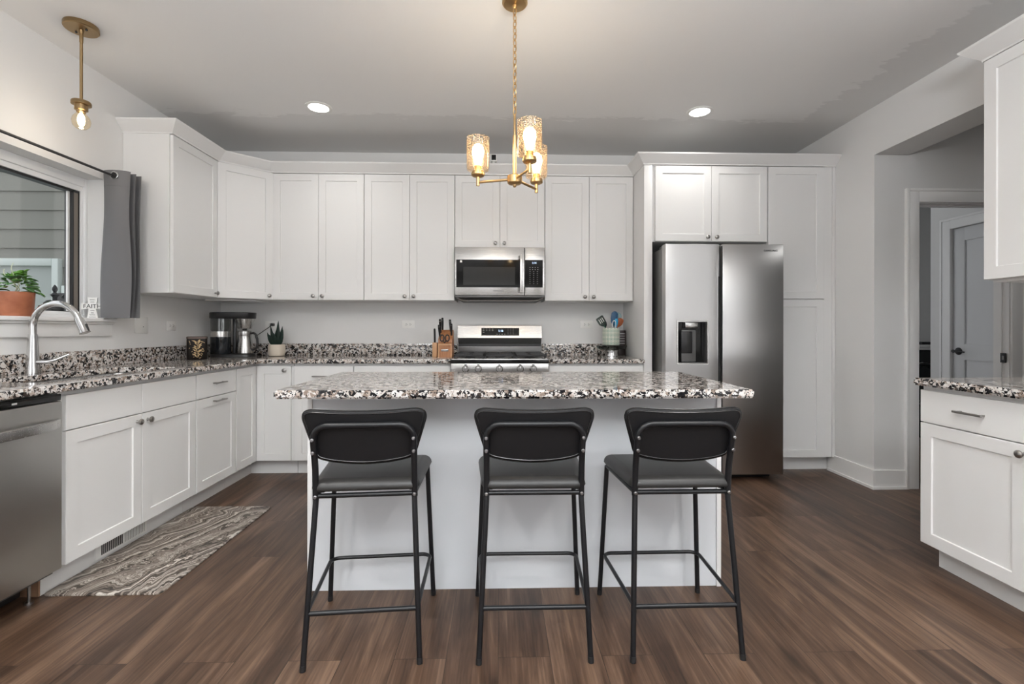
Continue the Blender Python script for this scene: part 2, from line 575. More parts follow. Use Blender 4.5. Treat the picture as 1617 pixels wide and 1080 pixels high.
FR = 0.058
def shaker(parent, o, u, n, w, h, m=None, fr=FR, name='door', th=0.02):
    mb = MB(rect_frame(o, u, n))
    panel_rings(mb, w, h, th, fr)
    return mb.build(name, m or M_cab, parent, angle=25)

def slab(parent, o, u, n, w, h, m=None, name='drawer', th=0.02):
    mb = MB(rect_frame(o, u, n))
    panel_rings(mb, w, h, th, 0)
    return mb.build(name, m or M_cab, parent, angle=25)

def knob(parent, o, u, n, x, y):
    mb = MB(rect_frame(o, u, n) @ Matrix.Translation((x, y, 0.02)))
    mb.lathe([(0.008, 0), (0.0065, 0.003), (0.0055, 0.012), (0.009, 0.017), (0.0155, 0.021), (0.0155, 0.026), (0.011, 0.030), (0.003, 0.0315)], seg=20)
    return mb.build('knob', M_knob, parent)

def pull(parent, o, u, n, x, y, L=0.128):
    mb = MB(rect_frame(o, u, n) @ Matrix.Translation((x, y, 0.02)))
    mb.box(-L / 2, L / 2, -0.005, 0.005, 0.022, 0.032, 0.002)
    for sx in (-1, 1):
        mb.box(sx * L * 0.39 - 0.004, sx * L * 0.39 + 0.004, -0.004, 0.004, 0, 0.024)
    return mb.build('handle', M_knob, parent)

def text_mesh(body, size, depth=0.0006):
    cu = bpy.data.curves.new('lettering', 'FONT')
    cu.body = body
    cu.size = size
    cu.extrude = depth
    cu.align_x = 'CENTER'
    cu.align_y = 'CENTER'
    cu.resolution_u = 3
    o = bpy.data.objects.new('lettering', cu)
    C.objects.link(o)
    dg = bpy.context.evaluated_depsgraph_get()
    dg.update()
    me = bpy.data.meshes.new_from_object(o.evaluated_get(dg))
    bpy.data.objects.remove(o)
    bpy.data.curves.remove(cu)
    return me

def lettering(parent, body, size, M, m, name='lettering', sx=1.0, depth=0.0006):
    me = text_mesh(body, size, depth)
    off = WLOC.get(parent.name, Vector((0, 0, 0)))
    for v in me.vertices:
        v.co = M @ Vector((v.co.x * sx, v.co.y, v.co.z)) - off
    me.name = name
    me.materials.clear()
    me.materials.append(m)
    o = bpy.data.objects.new(name, me)
    C.objects.link(o)
    o.parent = parent
    WLOC[o.name] = off
    return o

# ------------------------------------------------------------------ key dimensions
WL, WR, WB, WF, CZ = -2.51, 2.70, 4.398, -5.60, 2.75
UB, UT = 1.385, 2.447            # upper cabinets bottom / top
BZ = 0.874                       # base cabinet tops
CT0, CT1 = 0.876, 0.909          # perimeter worktop
XF = -1.876                      # left run door faces
YF = 3.763                       # back run door faces
YU = 4.063                       # upper door faces

# ------------------------------------------------------------------ the room
struct('floor', MB().box(-2.71, 5.4, WF, 5.7, -0.08, 0.0), M_floor, smooth=False)
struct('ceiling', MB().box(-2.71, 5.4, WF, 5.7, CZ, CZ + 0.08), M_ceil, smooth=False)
WY0, WY1, WZ0, WZ1 = 1.83, 3.12, 1.185, 2.09
wl = MB()
wl.box(-2.71, WL, WF, WY0, 0, CZ); wl.box(-2.71, WL, WY1, WB, 0, CZ)
wl.box(-2.71, WL, WY0, WY1, 0, WZ0); wl.box(-2.71, WL, WY0, WY1, WZ1, CZ)
struct('wall_left', wl, M_wall, smooth=False)
struct('wall_back', MB().box(-2.71, 2.83, WB, WB + 0.15, 0, CZ), M_wall, smooth=False)
wr = MB()
wr.box(WR, WR + 0.13, 3.375, 4.398, 0, CZ)
wr.box(WR, WR + 0.25, 2.30, 3.375, 2.403, CZ)
wr.box(WR, WR + 0.13, WF, 2.30, 0, CZ)
struct('wall_right', wr, M_wall, smooth=False)
struct('wall_front', MB().box(-2.71, 5.4, WF - 0.15, WF, 0, CZ), plaster('grey_wall', (0.34, 0.34, 0.34)), smooth=False)
DX0, DX1, DZ = 3.018, 3.706, 2.063
wh = MB()
wh.box(WR + 0.13, DX0 - 0.012, 3.375, 3.488, 0, CZ); wh.box(DX1 + 0.012, 5.3, 3.375, 3.488, 0, CZ)
wh.box(DX0 - 0.012, DX1 + 0.012, 3.375, 3.488, DZ + 0.012, CZ)
struct('wall_hall', wh, M_wall, smooth=False)
struct('wall_hall_end', MB().box(5.2, 5.3, WF, 5.6, 0, CZ), M_wall, smooth=False)
# utility room past the doorway
wm = MB()
wm.box(4.05, 4.17, 3.488, 3.50, 0, CZ); wm.box(4.05, 4.17, 4.176, 4.385, 0, CZ); wm.box(4.05, 4.17, 3.50, 4.176, 2.045, CZ)
wm.box(4.17, 5.2, 4.27, 4.385, 0, CZ)
struct('wall_utility', wm, M_wall, smooth=False)
struct('wall_utility_end', MB().box(2.83, 5.3, 5.58, 5.7, 0, CZ), M_wall, smooth=False)

# window_1: vinyl unit in the left wall
fx0, fx1 = -2.70, -2.615
wn = MB()
for (a0, a1, b0, b1) in ((WY0, WY0 + 0.022, WZ0, WZ1), (WY1 - 0.022, WY1, WZ0, WZ1), (WY0 + 0.022, WY1 - 0.022, WZ1 - 0.055, WZ1), (WY0 + 0.022, WY1 - 0.022, WZ0, WZ0 + 0.045)):
    wn.box(fx0, fx1, a0, a1, b0, b1, 0.004)
i0, i1, j0, j1 = WY0 + 0.022, WY1 - 0.022, WZ0 + 0.045, WZ1 - 0.055
for (a0, a1, b0, b1) in ((i0, i0 + 0.03, j0, j1), (i1 - 0.014, i1, j0, j1), (i0 + 0.03, i1 - 0.014, j1 - 0.03, j1), (i0 + 0.03, i1 - 0.014, j0, j0 + 0.018)):
    wn.box(fx0 + 0.01, fx1 - 0.010, a0, a1, b0, b1, 0.002)
win = struct('window_1', wn, M_vinyl, smooth=False)
gk = MB()
k0, k1, l0, l1 = i0 + 0.03, i1 - 0.014, j0 + 0.018, j1 - 0.03
for (a0, a1, b0, b1) in ((k0, k0 + 0.012, l0, l1), (k1 - 0.006, k1, l0, l1), (k1 - 0.050, k1 - 0.040, l0, l1), (k0, k1, l1 - 0.014, l1), (k0, k1, l0, l0 + 0.004)):
    gk.box(fx0 + 0.016, fx1 - 0.02, a0, a1, b0, b1)
lab(gk.build('gasket', M_black, win, smooth=False), 'black rubber gasket around the pane')
MB().box(-2.662, -2.652, k1 - 0.064, k1 - 0.050, l0, l1).build('sash_edge', M_vinyl, win, smooth=False)
tk = MB().box(fx0 + 0.02, fx1 - 0.024, k1 - 0.040, k1 - 0.006, l0, l1)
lab(tk.build('screen_track', mat('bronze_track', (0.20, 0.175, 0.15), 0.5), win, smooth=False), 'brownish screen track')
MB().box(-2.668, -2.664, k0, k1, l0, l1).build('pane', M_glass, win, smooth=False)
# stool and apron
ts = MB(); ts.box(-2.615, -2.462, WY0 - 0.04, 3.165, 1.186, 1.208, 0.005); ts.box(-2.509, -2.478, WY0 - 0.04, 3.163, 1.172, 1.186, 0.004); ts.box(-2.509, -2.492, WY0 - 0.03, 3.160, 1.098, 1.172, 0.003)
struct('trim_1', ts, M_trim, angle=25)

# crown moulding along the tops of the cabinets
def crown(name, path, prof, m=M_cab):
    pts = [Vector((p[0], p[1], 0)) for p in path]
    n = len(pts)
    rs = []
    for i, p in enumerate(pts):
        d0 = (p - pts[i - 1]).normalized() if i else None
        d1 = (pts[i + 1] - p).normalized() if i < n - 1 else None
        d0 = d0 or d1; d1 = d1 or d0
        n0 = Vector((d0.y, -d0.x, 0)); n1 = Vector((d1.y, -d1.x, 0))
        b = (n0 + n1).normalized()
        k = 1.0 / max(0.3, b.dot(n0))
        rs.append([p + b * (o * k) + Vector((0, 0, z)) for (o, z) in prof])
    mb = MB(); mb.rings(rs)
    return struct(name, mb, m, angle=20)
CP = [(-0.02, 2.449), (0.004, 2.449), (0.006, 2.458), (0.064, 2.516), (0.068, 2.526), (-0.02, 2.526)]
crown('trim_2', [(-2.508, 3.266), (-2.185, 3.266), (-2.185, 3.80), (-1.905, 4.063), (1.146, 4.063), (1.146, 3.763), (2.698, 3.763)], CP)
crown('trim_3', [(2.35, 0.50), (2.35, 2.262), (2.698, 2.262)][::-1], [(o, z - 0.004) for (o, z) in CP])

# baseboards, casings, utility-room door
bb = MB()
for (th, z0, z1) in ((0.013, 0.0, 0.135), (0.024, 0.0, 0.018)):
    bb.box(WR - th, WR, 3.375 - th, 3.835, z0, z1)
    bb.box(WR + 0.0005, 2.9245, 3.375 - th, 3.3745, z0, z1)
struct('baseboard_right', bb, M_trim, angle=25)
struct('baseboard_hall', MB().box(3.80, 5.2, 3.362, 3.375, 0, 0.135, 0.002), M_trim, angle=25)
def casing(name, y, x0, x1, z1, side=-1):
    cs = MB()
    a, b = (y - 0.018, y) if side < 0 else (y, y + 0.018)
    w = 0.090
    cs.box(x0 - w, x0, a, b, 0, z1 + w, 0.003); cs.box(x1, x1 + w, a, b, 0, z1 + w, 0.003); cs.box(x0, x1, a, b, z1, z1 + w, 0.003)
    cs.box(x0 - w - 0.006, x0 - w + 0.014, a - 0.006, b, 0, z1 + w + 0.006, 0.002); cs.box(x1 + w - 0.014, x1 + w + 0.006, a - 0.006, b, 0, z1 + w + 0.006, 0.002)
    cs.box(x0 - w + 0.014, x1 + w - 0.014, a - 0.006, b, z1 + w - 0.014, z1 + w + 0.006, 0.002)
    # jamb lining and stop
    cs.box(x0 - 0.012, x0 + 0.004, 3.375, 3.488, 0, z1, 0); cs.box(x1 - 0.004, x1 + 0.012, 3.375, 3.488, 0, z1, 0); cs.box(x0, x1, 3.375, 3.488, z1 - 0.004, z1 + 0.012, 0)
    cs.box(x0 + 0.004, x0 + 0.014, 3.42, 3.455, 0, z1 - 0.004, 0); cs.box(x1 - 0.014, x1 - 0.004, 3.42, 3.455, 0, z1 - 0.004, 0); cs.box(x0 + 0.004, x1 - 0.004, 3.42, 3.455, z1 - 0.016, z1 - 0.004, 0)
    return struct(name, cs, M_trim, angle=25)
c2 = casing('trim_4', 3.3745, DX0, DX1, DZ)
lab(MB().box(DX1 - 0.018, DX1 - 0.0145, 3.385, 3.425, 0.905, 0.975, 0.001).build('strike_plate', M_iron, c2), 'black strike plate on the door jamb')
lab(MB().box(DX1 - 0.0195, DX1 - 0.018, 3.397, 3.412, 0.925, 0.955).build('strike_hole', M_knob, c2), 'steel latch hole')
c3 = MB()
for (y0, y1) in ((4.176, 4.266),):
    c3.box(4.032, 4.05, y0, y1, 0, 2.135, 0.003); c3.box(4.026, 4.05, y1 - 0.014, y1 + 0.006, 0, 2.141, 0.002)
c3.box(4.032, 4.05, 3.50, 4.176, 2.045, 2.135, 0.003); c3.box(4.026, 4.05, 3.50, 4.255, 2.121, 2.141, 0.002)
struct('trim_5', c3, M_trim, angle=25)
# door_1: two-panel door
dM = rect_frame((4.095, 4.174, 0.01), (0, -1, 0), (-1, 0, 0))
dm = MB(dM)
dw, dh, dt = 0.672, 2.03, 0.035
st = 0.105
dm.box(0, st, 0, dh, 0, dt, 0.001); dm.box(dw - st, dw, 0, dh, 0, dt, 0.001)
dm.box(st, dw - st, 0, 0.20, 0, dt); dm.box(st, dw - st, 0.87, 1.01, 0, dt); dm.box(st, dw - st, dh - 0.115, dh, 0, dt)
dm.box(st, dw - st, 0.20, 0.87, 0.005, dt - 0.012); dm.box(st, dw - st, 1.01, dh - 0.115, 0.005, dt - 0.012)
door = struct('door_1', dm, M_door, angle=25)
hm = MB(dM @ Matrix.Translation((0.055, 0.945, dt)))
hm.lathe([(0.032, 0), (0.032, 0.006), (0.026, 0.012), (0.011, 0.014), (0.010, 0.045), (0.014, 0.050), (0.012, 0.060)], seg=24)
hm.tube([(0.0, 0.0, 0.052), (0.04, 0.002, 0.054), (0.10, -0.004, 0.052)], 0.008, 10, r_end=0.006)
lab(hm.build('door_handle', M_iron, door), 'black lever door handle')
hm = MB(dM @ Matrix.Translation((-0.003, 0.945, 0.012))); hm.box(-0.004, 0.004, -0.03, 0.03, 0, 0.02)
hm.build('latch_plate', M_iron, door)

# fill_light_frame: made-up bars added around the unseen rear fill panel
w2 = MB()
for x in (-2.32, -1.20, -0.04, 1.08):
    w2.box(x - 0.03, x + 0.03, -5.599, -5.52, 0.1, 2.4, 0.004)
w2.box(-2.35, 1.11, -5.599, -5.52, 2.32, 2.42, 0.004); w2.box(-2.35, 1.11, -5.599, -5.52, 0.05, 0.16, 0.004)
struct('fill_light_frame', w2, M_vinyl, angle=25)

# ------------------------------------------------------------------ outdoors, past the kitchen window
struct('ground_outside', MB().box(-14, -2.71, -6, 12, -0.5, -0.42), M_ground, smooth=False)
sd = MB()
z = -0.42
while z < 4.6:
    for (x0, x1) in ((-9.0, -2.75),):
        sd.rings([[(x0, 4.62, z), (x0, 4.592, z), (x0, 4.607, z + 0.178), (x0, 4.62, z + 0.178)], [(x1, 4.62, z), (x1, 4.592, z), (x1, 4.607, z + 0.178), (x1, 4.62, z + 0.178)]])
    z += 0.178
sd.box(-9.0, -2.75, 4.62, 4.75, -0.42, 4.6)
struct('wall_outside', sd, M_siding, smooth=False)
ow = MB()
ox0, ox1, oz0, oz1 = -5.60, -4.08, 0.55, 1.793
for (a0, a1, b0, b1) in ((ox0, ox0 + 0.06, oz0, oz1), (ox1 - 0.06, ox1, oz0, oz1), (ox0 + 0.06, ox1 - 0.06, oz1 - 0.07, oz1), (ox0 + 0.06, ox1 - 0.06, oz0, oz0 + 0.07)):
    ow.box(a0, a1, 4.545, 4.60, b0, b1, 0.008)
owo = struct('window_3', ow, M_outtrim, angle=25)
MB().box(ox0 + 0.06, ox1 - 0.06, 4.588, 4.60, oz0 + 0.07, oz1 - 0.07).build('pane', M_outpane, owo, smooth=False)
struct('trim_6', MB().box(-4.055, -3.0, 4.55, 4.60, -0.42, 1.541, 0.005), M_outtrim, angle=25)
# black iron ornament on the outer ledge of the window
struct('trim_7', MB().box(-2.90, -2.705, WY0 - 0.05, WY1 + 0.22, 1.215, 1.250, 0.004), M_vinyl, angle=25)
OT = Matrix.Translation((0, 0.168, 0.0255))
orn = thing('iron_ornament', 'black cast iron ornament with a finial and an arched handle outside the window', 'ornament', (-2.80, 3.165, 1.2503))
om = MB(OT)
om.box(-2.83, -2.77, 2.85, 2.985, 1.225, 1.262, 0.004)
om.tube([(-2.80, 2.865, 1.272), (-2.80, 2.88, 1.285), (-2.80, 2.90, 1.288), (-2.80, 2.93, 1.275)], 0.010, 8)
om.build('base', M_blackmetal, orn)
om = MB(OT)
om.lathe([(0.020, 1.262), (0.022, 1.275), (0.012, 1.29), (0.012, 1.315), (0.019, 1.325), (0.024, 1.330), (0.013, 1.340), (0.008, 1.348), (0.014, 1.362), (0.013, 1.375), (0.006, 1.388), (0.001, 1.395)], (-2.80, 2.932, 0), 16)
om.build('finial', M_blackmetal, orn)
om = MB(OT)
om.box(-2.84, -2.76, 2.992, 3.115, 1.225, 1.347, 0.003)
om.build('box', M_blackmetal, orn)
om = MB(OT)
om.tube([(-2.80, 3.010 + 0.024 - 0.024 * math.cos(a), 1.345 + 0.026 * math.sin(a)) for a in [PI * i / 12 for i in range(13)]], 0.007, 8)
om.tube([(-2.80, 3.004, 1.32), (-2.80, 2.992, 1.333), (-2.80, 2.985, 1.325), (-2.80, 2.984, 1.31)], 0.007, 8)
om.build('handle', M_blackmetal, orn)

# ------------------------------------------------------------------ upper cabinets
def body(mb, parent, name='carcass', m=None):
    return mb.build(name, m or M_cab, parent, angle=25)

G_UP = 'white shaker wall cabinets over the back worktop'
def upper_pair(x0, x1, z0, label, kz=0.032, y=YU, yb=WB, name='wall_cabinet', z1=UT):
    t = thing(name, label, 'cabinet', ((x0 + x1) / 2, yb - 0.1, z0), G_UP if name == 'wall_cabinet' else None)
    body(MB().box(x0 + 0.0006, x1 - 0.0006, y + 0.021, yb - 0.001, z0, z1 + 0.03), t)
    w = (x1 - x0) / 2
    u, n = (1, 0, 0), (0, -1, 0)
    for k in (0, 1):
        o = (x0 + k * w + 0.0015, y + 0.02, z0 + 0.002)
        d = shaker(t, o, u, n, w - 0.003, z1 - z0 - 0.004)
        knob(d, o, u, n, (w - 0.003 - 0.036) if k == 0 else 0.036, kz)
    return t
upper_pair(-1.894, -1.136, UB, 'white two door wall cabinet directly right of the angled corner wall cabinet')
upper_pair(-1.134, -0.375, UB, 'white two door wall cabinet directly left of the microwave')
upper_pair(-0.373, 0.388, 1.832, 'short white two door wall cabinet above the microwave', 0.036)
upper_pair(0.390, 1.146, UB, 'white two door wall cabinet right of the microwave, over the utensil crock')

t = thing('wall_cabinet', 'white one door wall cabinet on the left wall beside the grey curtain', 'cabinet', (-2.35, 3.5, UB))
body(MB().box(-2.509, -2.206, 3.268, 3.786, UB, UT + 0.03), t)
o = (-2.205, 3.275, UB + 0.002); u, n = (0, 1, 0), (1, 0, 0)
d = shaker(t, o, u, n, 0.508, UT - UB - 0.004)
knob(d, o, u, n, 0.508 - 0.034, 0.032)

t = thing('corner_wall_cabinet', 'white angled one door wall cabinet in the corner above the coffee maker', 'cabinet', (-2.3, 4.2, UB))
pa, pb = Vector((-2.200, 3.793, 0)), Vector((-1.898, 4.077, 0))
body(MB().prism([(-2.509, 3.788), (pa.x - 0.006, 3.788), (pb.x, pb.y + 0.006), (pb.x, 4.397), (-2.509, 4.397)], UB, UT + 0.03), t)
u = (pb - pa).normalized(); n = Vector((u.y, -u.x, 0)); L = (pb - pa).length
o = pa + u * 0.004 + Vector((0, 0, UB + 0.002))
d = shaker(t, o, u, n, L - 0.008, UT - UB - 0.004)
knob(d, o, u, n, L - 0.008 - 0.036, 0.032)
MB().prism([(-2.40, 3.98), (-2.18, 3.98), (-2.05, 4.08), (-2.05, 4.34), (-2.40, 4.34)], UB - 0.012, UB - 0.0005).build('light_rail', M_cab, t)

# ------------------------------------------------------------------ tall unit round the refrigerator
t = thing('refrigerator_end_panel', 'tall white end panel standing left of the refrigerator', 'panel', (1.18, 4.0, 0))
body(MB().box(1.1495, 1.215, 3.765, WB - 0.001, 0.0, UT + 0.03, 0.0015), t, 'panel')
t = thing('bridge_cabinet', 'white two door cabinet above the stainless refrigerator', 'cabinet', (1.69, 4.0, 1.842))
body(MB().box(1.2155, 2.1425, 3.785, WB - 0.001, 1.842, UT + 0.03), t)
u, n = (1, 0, 0), (0, -1, 0)
for k, (x0, x1) in enumerate(((1.239, 1.688), (1.691, 2.138))):
    o = (x0, 3.783, 1.844)
    d = shaker(t, o, u, n, x1 - x0, UT - 1.844 - 0.004)
    knob(d, o, u, n, (x1 - x0 - 0.034) if k == 0 else 0.034, 0.032)
t = thing('pantry_cabinet', 'tall narrow white two door pantry cabinet right of the refrigerator', 'cabinet', (2.37, 4.0, 0))
body(MB().box(2.1435, 2.605, 3.785, WB - 0.001, 0.115, UT + 0.03), t)
body(MB().box(2.1435, 2.695, 3.865, WB - 0.001, 0, 0.115), t, 'toe_kick')
shaker(t, (2.149, 3.783, 1.390), u, n, 0.451, UT - 1.390 - 0.004)
shaker(t, (2.149, 3.783, 0.122), u, n, 0.451, 1.384 - 0.122)
fm = MB(); fm.box(2.607, 2.672, 3.775, 3.80, 0.122, UT + 0.03); fm.box(2.674, 2.699, 3.768, 3.80, 0.122, UT + 0.03, 0.003)
fm.build('filler_strip', M_cab, t)

# ------------------------------------------------------------------ base cabinets
XB = XF - 0.02
lu, ln = (0, 1, 0), (1, 0, 0)
bu, bn = (1, 0, 0), (0, -1, 0)
D0, D1, W0, W1 = 0.119, 0.697, 0.702, 0.855
t = thing('sink_base_cabinet', 'white two door sink base cabinet beneath the window, behind the marbled mat', 'cabinet', (-2.2, 2.58, 0))
body(MB().box(-2.505, XB, 2.110, 3.026, 0.115, 0.60), t)
mb = MB(); mb.box(-1.94, XB, 2.110, 3.026, 0.60, BZ); mb.box(-2.505, -1.94, 2.110, 2.126, 0.60, BZ); mb.box(-2.505, -1.94, 3.010, 3.026, 0.60, BZ)
body(mb, t, 'face_frame')
body(MB().box(-2.505, -1.960, 2.106, 3.026, 0.0, 0.115), t, 'toe_kick')
lab(MB().box(-2.46, -1.962, 2.098, 2.1055, 0.0, 0.115).build('toe_kick_end', M_bare, t), 'raw wood end of the toe kick')
for k, (y0, y1) in enumerate(((2.131, 2.573), (2.577, 3.021))):
    slab(t, (XB, y0, W0), lu, ln, y1 - y0, W1 - W0, name='false_front')
    d = shaker(t, (XB, y0, D0), lu, ln, y1 - y0, D1 - D0)
    knob(d, (XB, y0, D0), lu, ln, (y1 - y0 - 0.035) if k == 0 else 0.035, D1 - D0 - 0.036)

t = thing('drawer_base_cabinet', 'narrow white base cabinet with two bar pulls right of the sink cabinet', 'cabinet', (-2.2, 3.25, 0))
body(MB().box(-2.505, XB, 3.0275, 3.481, 0.115, BZ), t)
body(MB().box(-2.505, -1.960, 3.0275, 3.481, 0.0, 0.115), t, 'toe_kick')
d = slab(t, (XB, 3.031, W0), lu, ln, 0.446, W1 - W0)
pull(d, (XB, 3.031, W0), lu, ln, 0.223, 0.083)
d = shaker(t, (XB, 3.031, D0), lu, ln, 0.446, D1 - D0)
pull(d, (XB, 3.031, D0), lu, ln, 0.223, D1 - D0 - 0.028)

YB = YF + 0.02
t = thing('corner_base_cabinet', 'white corner base cabinet with a folding two leaf door', 'cabinet', (-2.2, 4.1, 0))
body(MB().prism([(-2.505, 3.4825), (XB, 3.4825), (XB, YB), (-1.595, YB), (-1.595, 4.396), (-2.505, 4.396)], 0.115, BZ), t)
body(MB().prism([(-2.505, 3.4825), (-1.960, 3.4825), (-1.960, 3.850), (-1.595, 3.850), (-1.595, 4.396), (-2.505, 4.396)], 0.0, 0.115), t, 'toe_kick')
shaker(t, (XB, 3.486, D0), lu, ln, YF - 3.486 - 0.001, W1 - D0)
d = shaker(t, (XF + 0.001, YB, D0), bu, bn, 0.262, W1 - D0)
knob(d, (XF + 0.001, YB, D0), bu, bn, 0.262 - 0.044, W1 - D0 - 0.032)

def back_base(x0, x1, label, nd=1, handle=True):
    t = thing('base_cabinet', label, 'cabinet', ((x0 + x1) / 2, 4.1, 0), 'white base cabinets along the back wall')
    body(MB().box(x0, x1, YB + 0.001, 4.396, 0.115, BZ), t)
    body(MB().box(x0, x1, 3.850, 4.396, 0.0, 0.115), t, 'toe_kick')
    d = slab(t, (x0 + 0.003, YB, W0), bu, bn, x1 - x0 - 0.006, W1 - W0)
    if handle:
        pull(d, (x0 + 0.003, YB, W0), bu, bn, (x1 - x0 - 0.006) * 0.46, 0.076)
    w = (x1 - x0 - 0.006 - 0.003 * (nd - 1)) / nd
    for k in range(nd):
        o = (x0 + 0.003 + k * (w + 0.003), YB, D0)
        dd = shaker(t, o, bu, bn, w, D1 - D0)
        knob(dd, o, bu, bn, w - 0.035 if (k == 0) else 0.035, D1 - D0 - 0.036)
    return t
back_base(-1.590, -1.130, 'white base cabinet with a bar pull drawer, second door from the corner, behind the island')
back_base(-1.129, -0.3765, 'white base cabinet under the knife block, left of the range', 2)
back_base(0.3925, 1.147, 'white base cabinet under the utensil crock, right of the range', 2)

# toe-kick register
t = thing('floor_register', 'white toe kick air register with black slots under the sink cabinet', 'vent', (-1.955, 2.45, 0.02))
MB().box(-1.9595, -1.953, 2.378, 2.718, 0.018, 0.098, 0.0015).build('frame', M_white, t)
vm = MB()
for k in range(12):
    y = 2.411 + k * 0.0115
    vm.box(-1.9535, -1.9522, y, y + 0.007, 0.030, 0.088)
lab(vm.build('open_slots', M_dark, t), 'open black slots')
vm = MB()
for k in range(13):
    y = 2.560 + k * 0.0112
    vm.box(-1.9535, -1.9522, y, y + 0.0025, 0.030, 0.088)
vm.build('closed_slots', M_fside, t)

# ------------------------------------------------------------------ worktops
SX0, SX1, SY0, SY1 = -2.335, -1.965, 2.15, 2.99
xs = [-2.506, SX0, SX1, -1.846, -0.3775]
ys = [1.30, SY0, SY1, 3.733, 4.394]
def skip(i, j):
    if i == 3 and j != 3:
        return True
    return i == 1 and j == 1
wt = thing('granite_worktop', 'L shaped speckled granite worktop along the left and back walls', 'worktop', (-2.2, 3.2, CT0))
MB().cells(xs, ys, skip, CT0, CT1, 0.006).build('slab', M_granite, wt, angle=50)
bs = MB(); bs.box(-2.506, -2.486, 1.30, 4.394, CT1, CT1 + 0.102, 0.002); bs.box(-2.486, -0.3775, 4.374, 4.394, CT1, CT1 + 0.102, 0.002)
bs.build('backsplash', M_granite, wt, angle=25)
wt = thing('granite_worktop', 'short speckled granite worktop between the range and the refrigerator panel', 'worktop', (0.77, 4.0, CT0))
MB().prism([(0.393, 3.733), (1.1475, 3.733), (1.1475, 4.394), (0.393, 4.394)], CT0, CT1, 0.006).build('slab', M_granite, wt, angle=50)
MB().box(0.393, 1.1475, 4.374, 4.394, CT1, CT1 + 0.102, 0.002).build('backsplash', M_granite, wt, angle=25)

t = thing('kitchen_sink', 'undermount stainless sink set into the worktop below the window', 'sink', (-2.15, 2.57, 0.68))
sk = MB()
def rrect(x0, x1, y0, y1, r, z, k=6):
    p = []
    for (cx, cy, a0) in ((x1 - r, y1 - r, 0), (x0 + r, y1 - r, 90), (x0 + r, y0 + r, 180), (x1 - r, y0 + r, 270)):
        for i in range(k + 1):
            a = R(a0 + 90 * i / k)
            p.append((cx + r * math.cos(a), cy + r * math.sin(a), z))
    return p
g = 0.012
sk.rings([rrect(SX0 - g, SX1 + g, SY0 - g, SY1 + g, 0.05, 0.8745), rrect(SX0 - 0.002, SX1 + 0.002, SY0 - 0.002, SY1 + 0.002, 0.045, 0.874), rrect(SX0 + 0.01, SX1 - 0.01, SY0 + 0.01, SY1 - 0.01, 0.05, 0.70),
          rrect(SX0 + 0.03, SX1 - 0.03, SY0 + 0.03, SY1 - 0.03, 0.05, 0.675)], cap0=False)
sk.build('basin', M_steel, t)
MB().lathe([(0.045, 0.676), (0.045, 0.678), (0.03, 0.677), (0.02, 0.671)], (-2.15, 2.57, 0), 24).build('drain', M_chrome, t)

t = thing('kitchen_faucet', 'tall chrome gooseneck faucet with pull down spray head behind the sink', 'faucet', (-2.405, 2.54, CT1))
fx, fy = -2.405, 2.54
MB().lathe([(0.031, CT1 + 0.0004), (0.031, CT1 + 0.006), (0.029, CT1 + 0.03), (0.0215, CT1 + 0.165), (0.0185, CT1 + 0.20), (0.0185, CT1 + 0.205)], (fx, fy, 0), 28).build('base', M_chrome, t)
ra = 0.119
pts = [(fx, fy, CT1 + 0.195), (fx, fy, 1.155)] + [(fx + ra - ra * math.cos(a), fy, 1.155 + ra * math.sin(a)) for a in [R(160) * i / 20 for i in range(1, 21)]]
MB().tube(pts, 0.0155, 16).build('spout', M_chrome, t)
p = Vector(pts[-1]); dirv = (p - Vector(pts[-2])).normalized()
sp = MB().tube([p - dirv * 0.004, p + dirv * 0.012, p + dirv * 0.02, p + dirv * 0.075, p + dirv * 0.080], 0.0175, 18, r_end=0.024).build('spray_head', M_chrome, t)
q = p + dirv * 0.045
lab(MB().tube([q + Vector((0.02, 0, 0.014)), q + Vector((0.0245, 0, 0.0)), q + Vector((0.033, 0, -0.022))], 0.005, 8).build('spray_button', M_black, sp), 'black spray button')
MB().tube([(fx + 0.015, fy, CT1 + 0.062), (fx + 0.06, fy + 0.012, CT1 + 0.062), (fx + 0.085, fy + 0.03, CT1 + 0.070), (fx + 0.125, fy + 0.065, CT1 + 0.098)], 0.0135, 14, r_end=0.006).build('lever', M_chrome, t)

# ------------------------------------------------------------------ dishwasher
t = thing('dishwasher', 'stainless dishwasher with a curved bar handle at the left edge', 'dishwasher', (-2.2, 1.8, 0))
MB().box(-2.48, -1.90, 1.498, 2.095, 0.10, 0.868).build('tub', M_fside, t)
dwm = MB(); dwm.box(-1.90, -1.853, 1.500, 2.088, 0.128, 0.838, 0.006)
dwm.build('door', M_dw, t)
cp = MB().box(-1.90, -1.858, 1.500, 2.088, 0.841, 0.868, 0.003).build('control_panel', M_blackglass, t)
lab(MB().box(-1.88, -1.8575, 1.88, 1.90, 0.851, 0.858).build('indicator', M_print, cp), 'pale indicator window')
hp = [(-1.853 + 0.005 + 0.045 * (1 - ((y - 1.79) / 0.275) ** 4), y, 0.748) for y in [1.515 + 0.55 * i / 24 for i in range(25)]]
hm = MB()
hm.rings([[(x - 0.006, y, zz - 0.020), (x + 0.007, y, zz - 0.017), (x + 0.009, y, zz), (x + 0.007, y, zz + 0.017), (x - 0.006, y, zz + 0.020)] for (x, y, zz) in hp])
hm.build('handle', M_steel, t)
tk = MB(); tk.box(-2.30, -2.02, 1.52, 2.08, 0.012, 0.10)
lab(tk.build('kick_plate', M_black, t), 'black recessed kick plate')
for y in (1.55, 2.045):
    lab(MB().lathe([(0.016, 0), (0.016, 0.01), (0.006, 0.012), (0.006, 0.104)], (-1.95, y, 0), 14).build('foot', M_knob, t), 'small steel levelling foot')

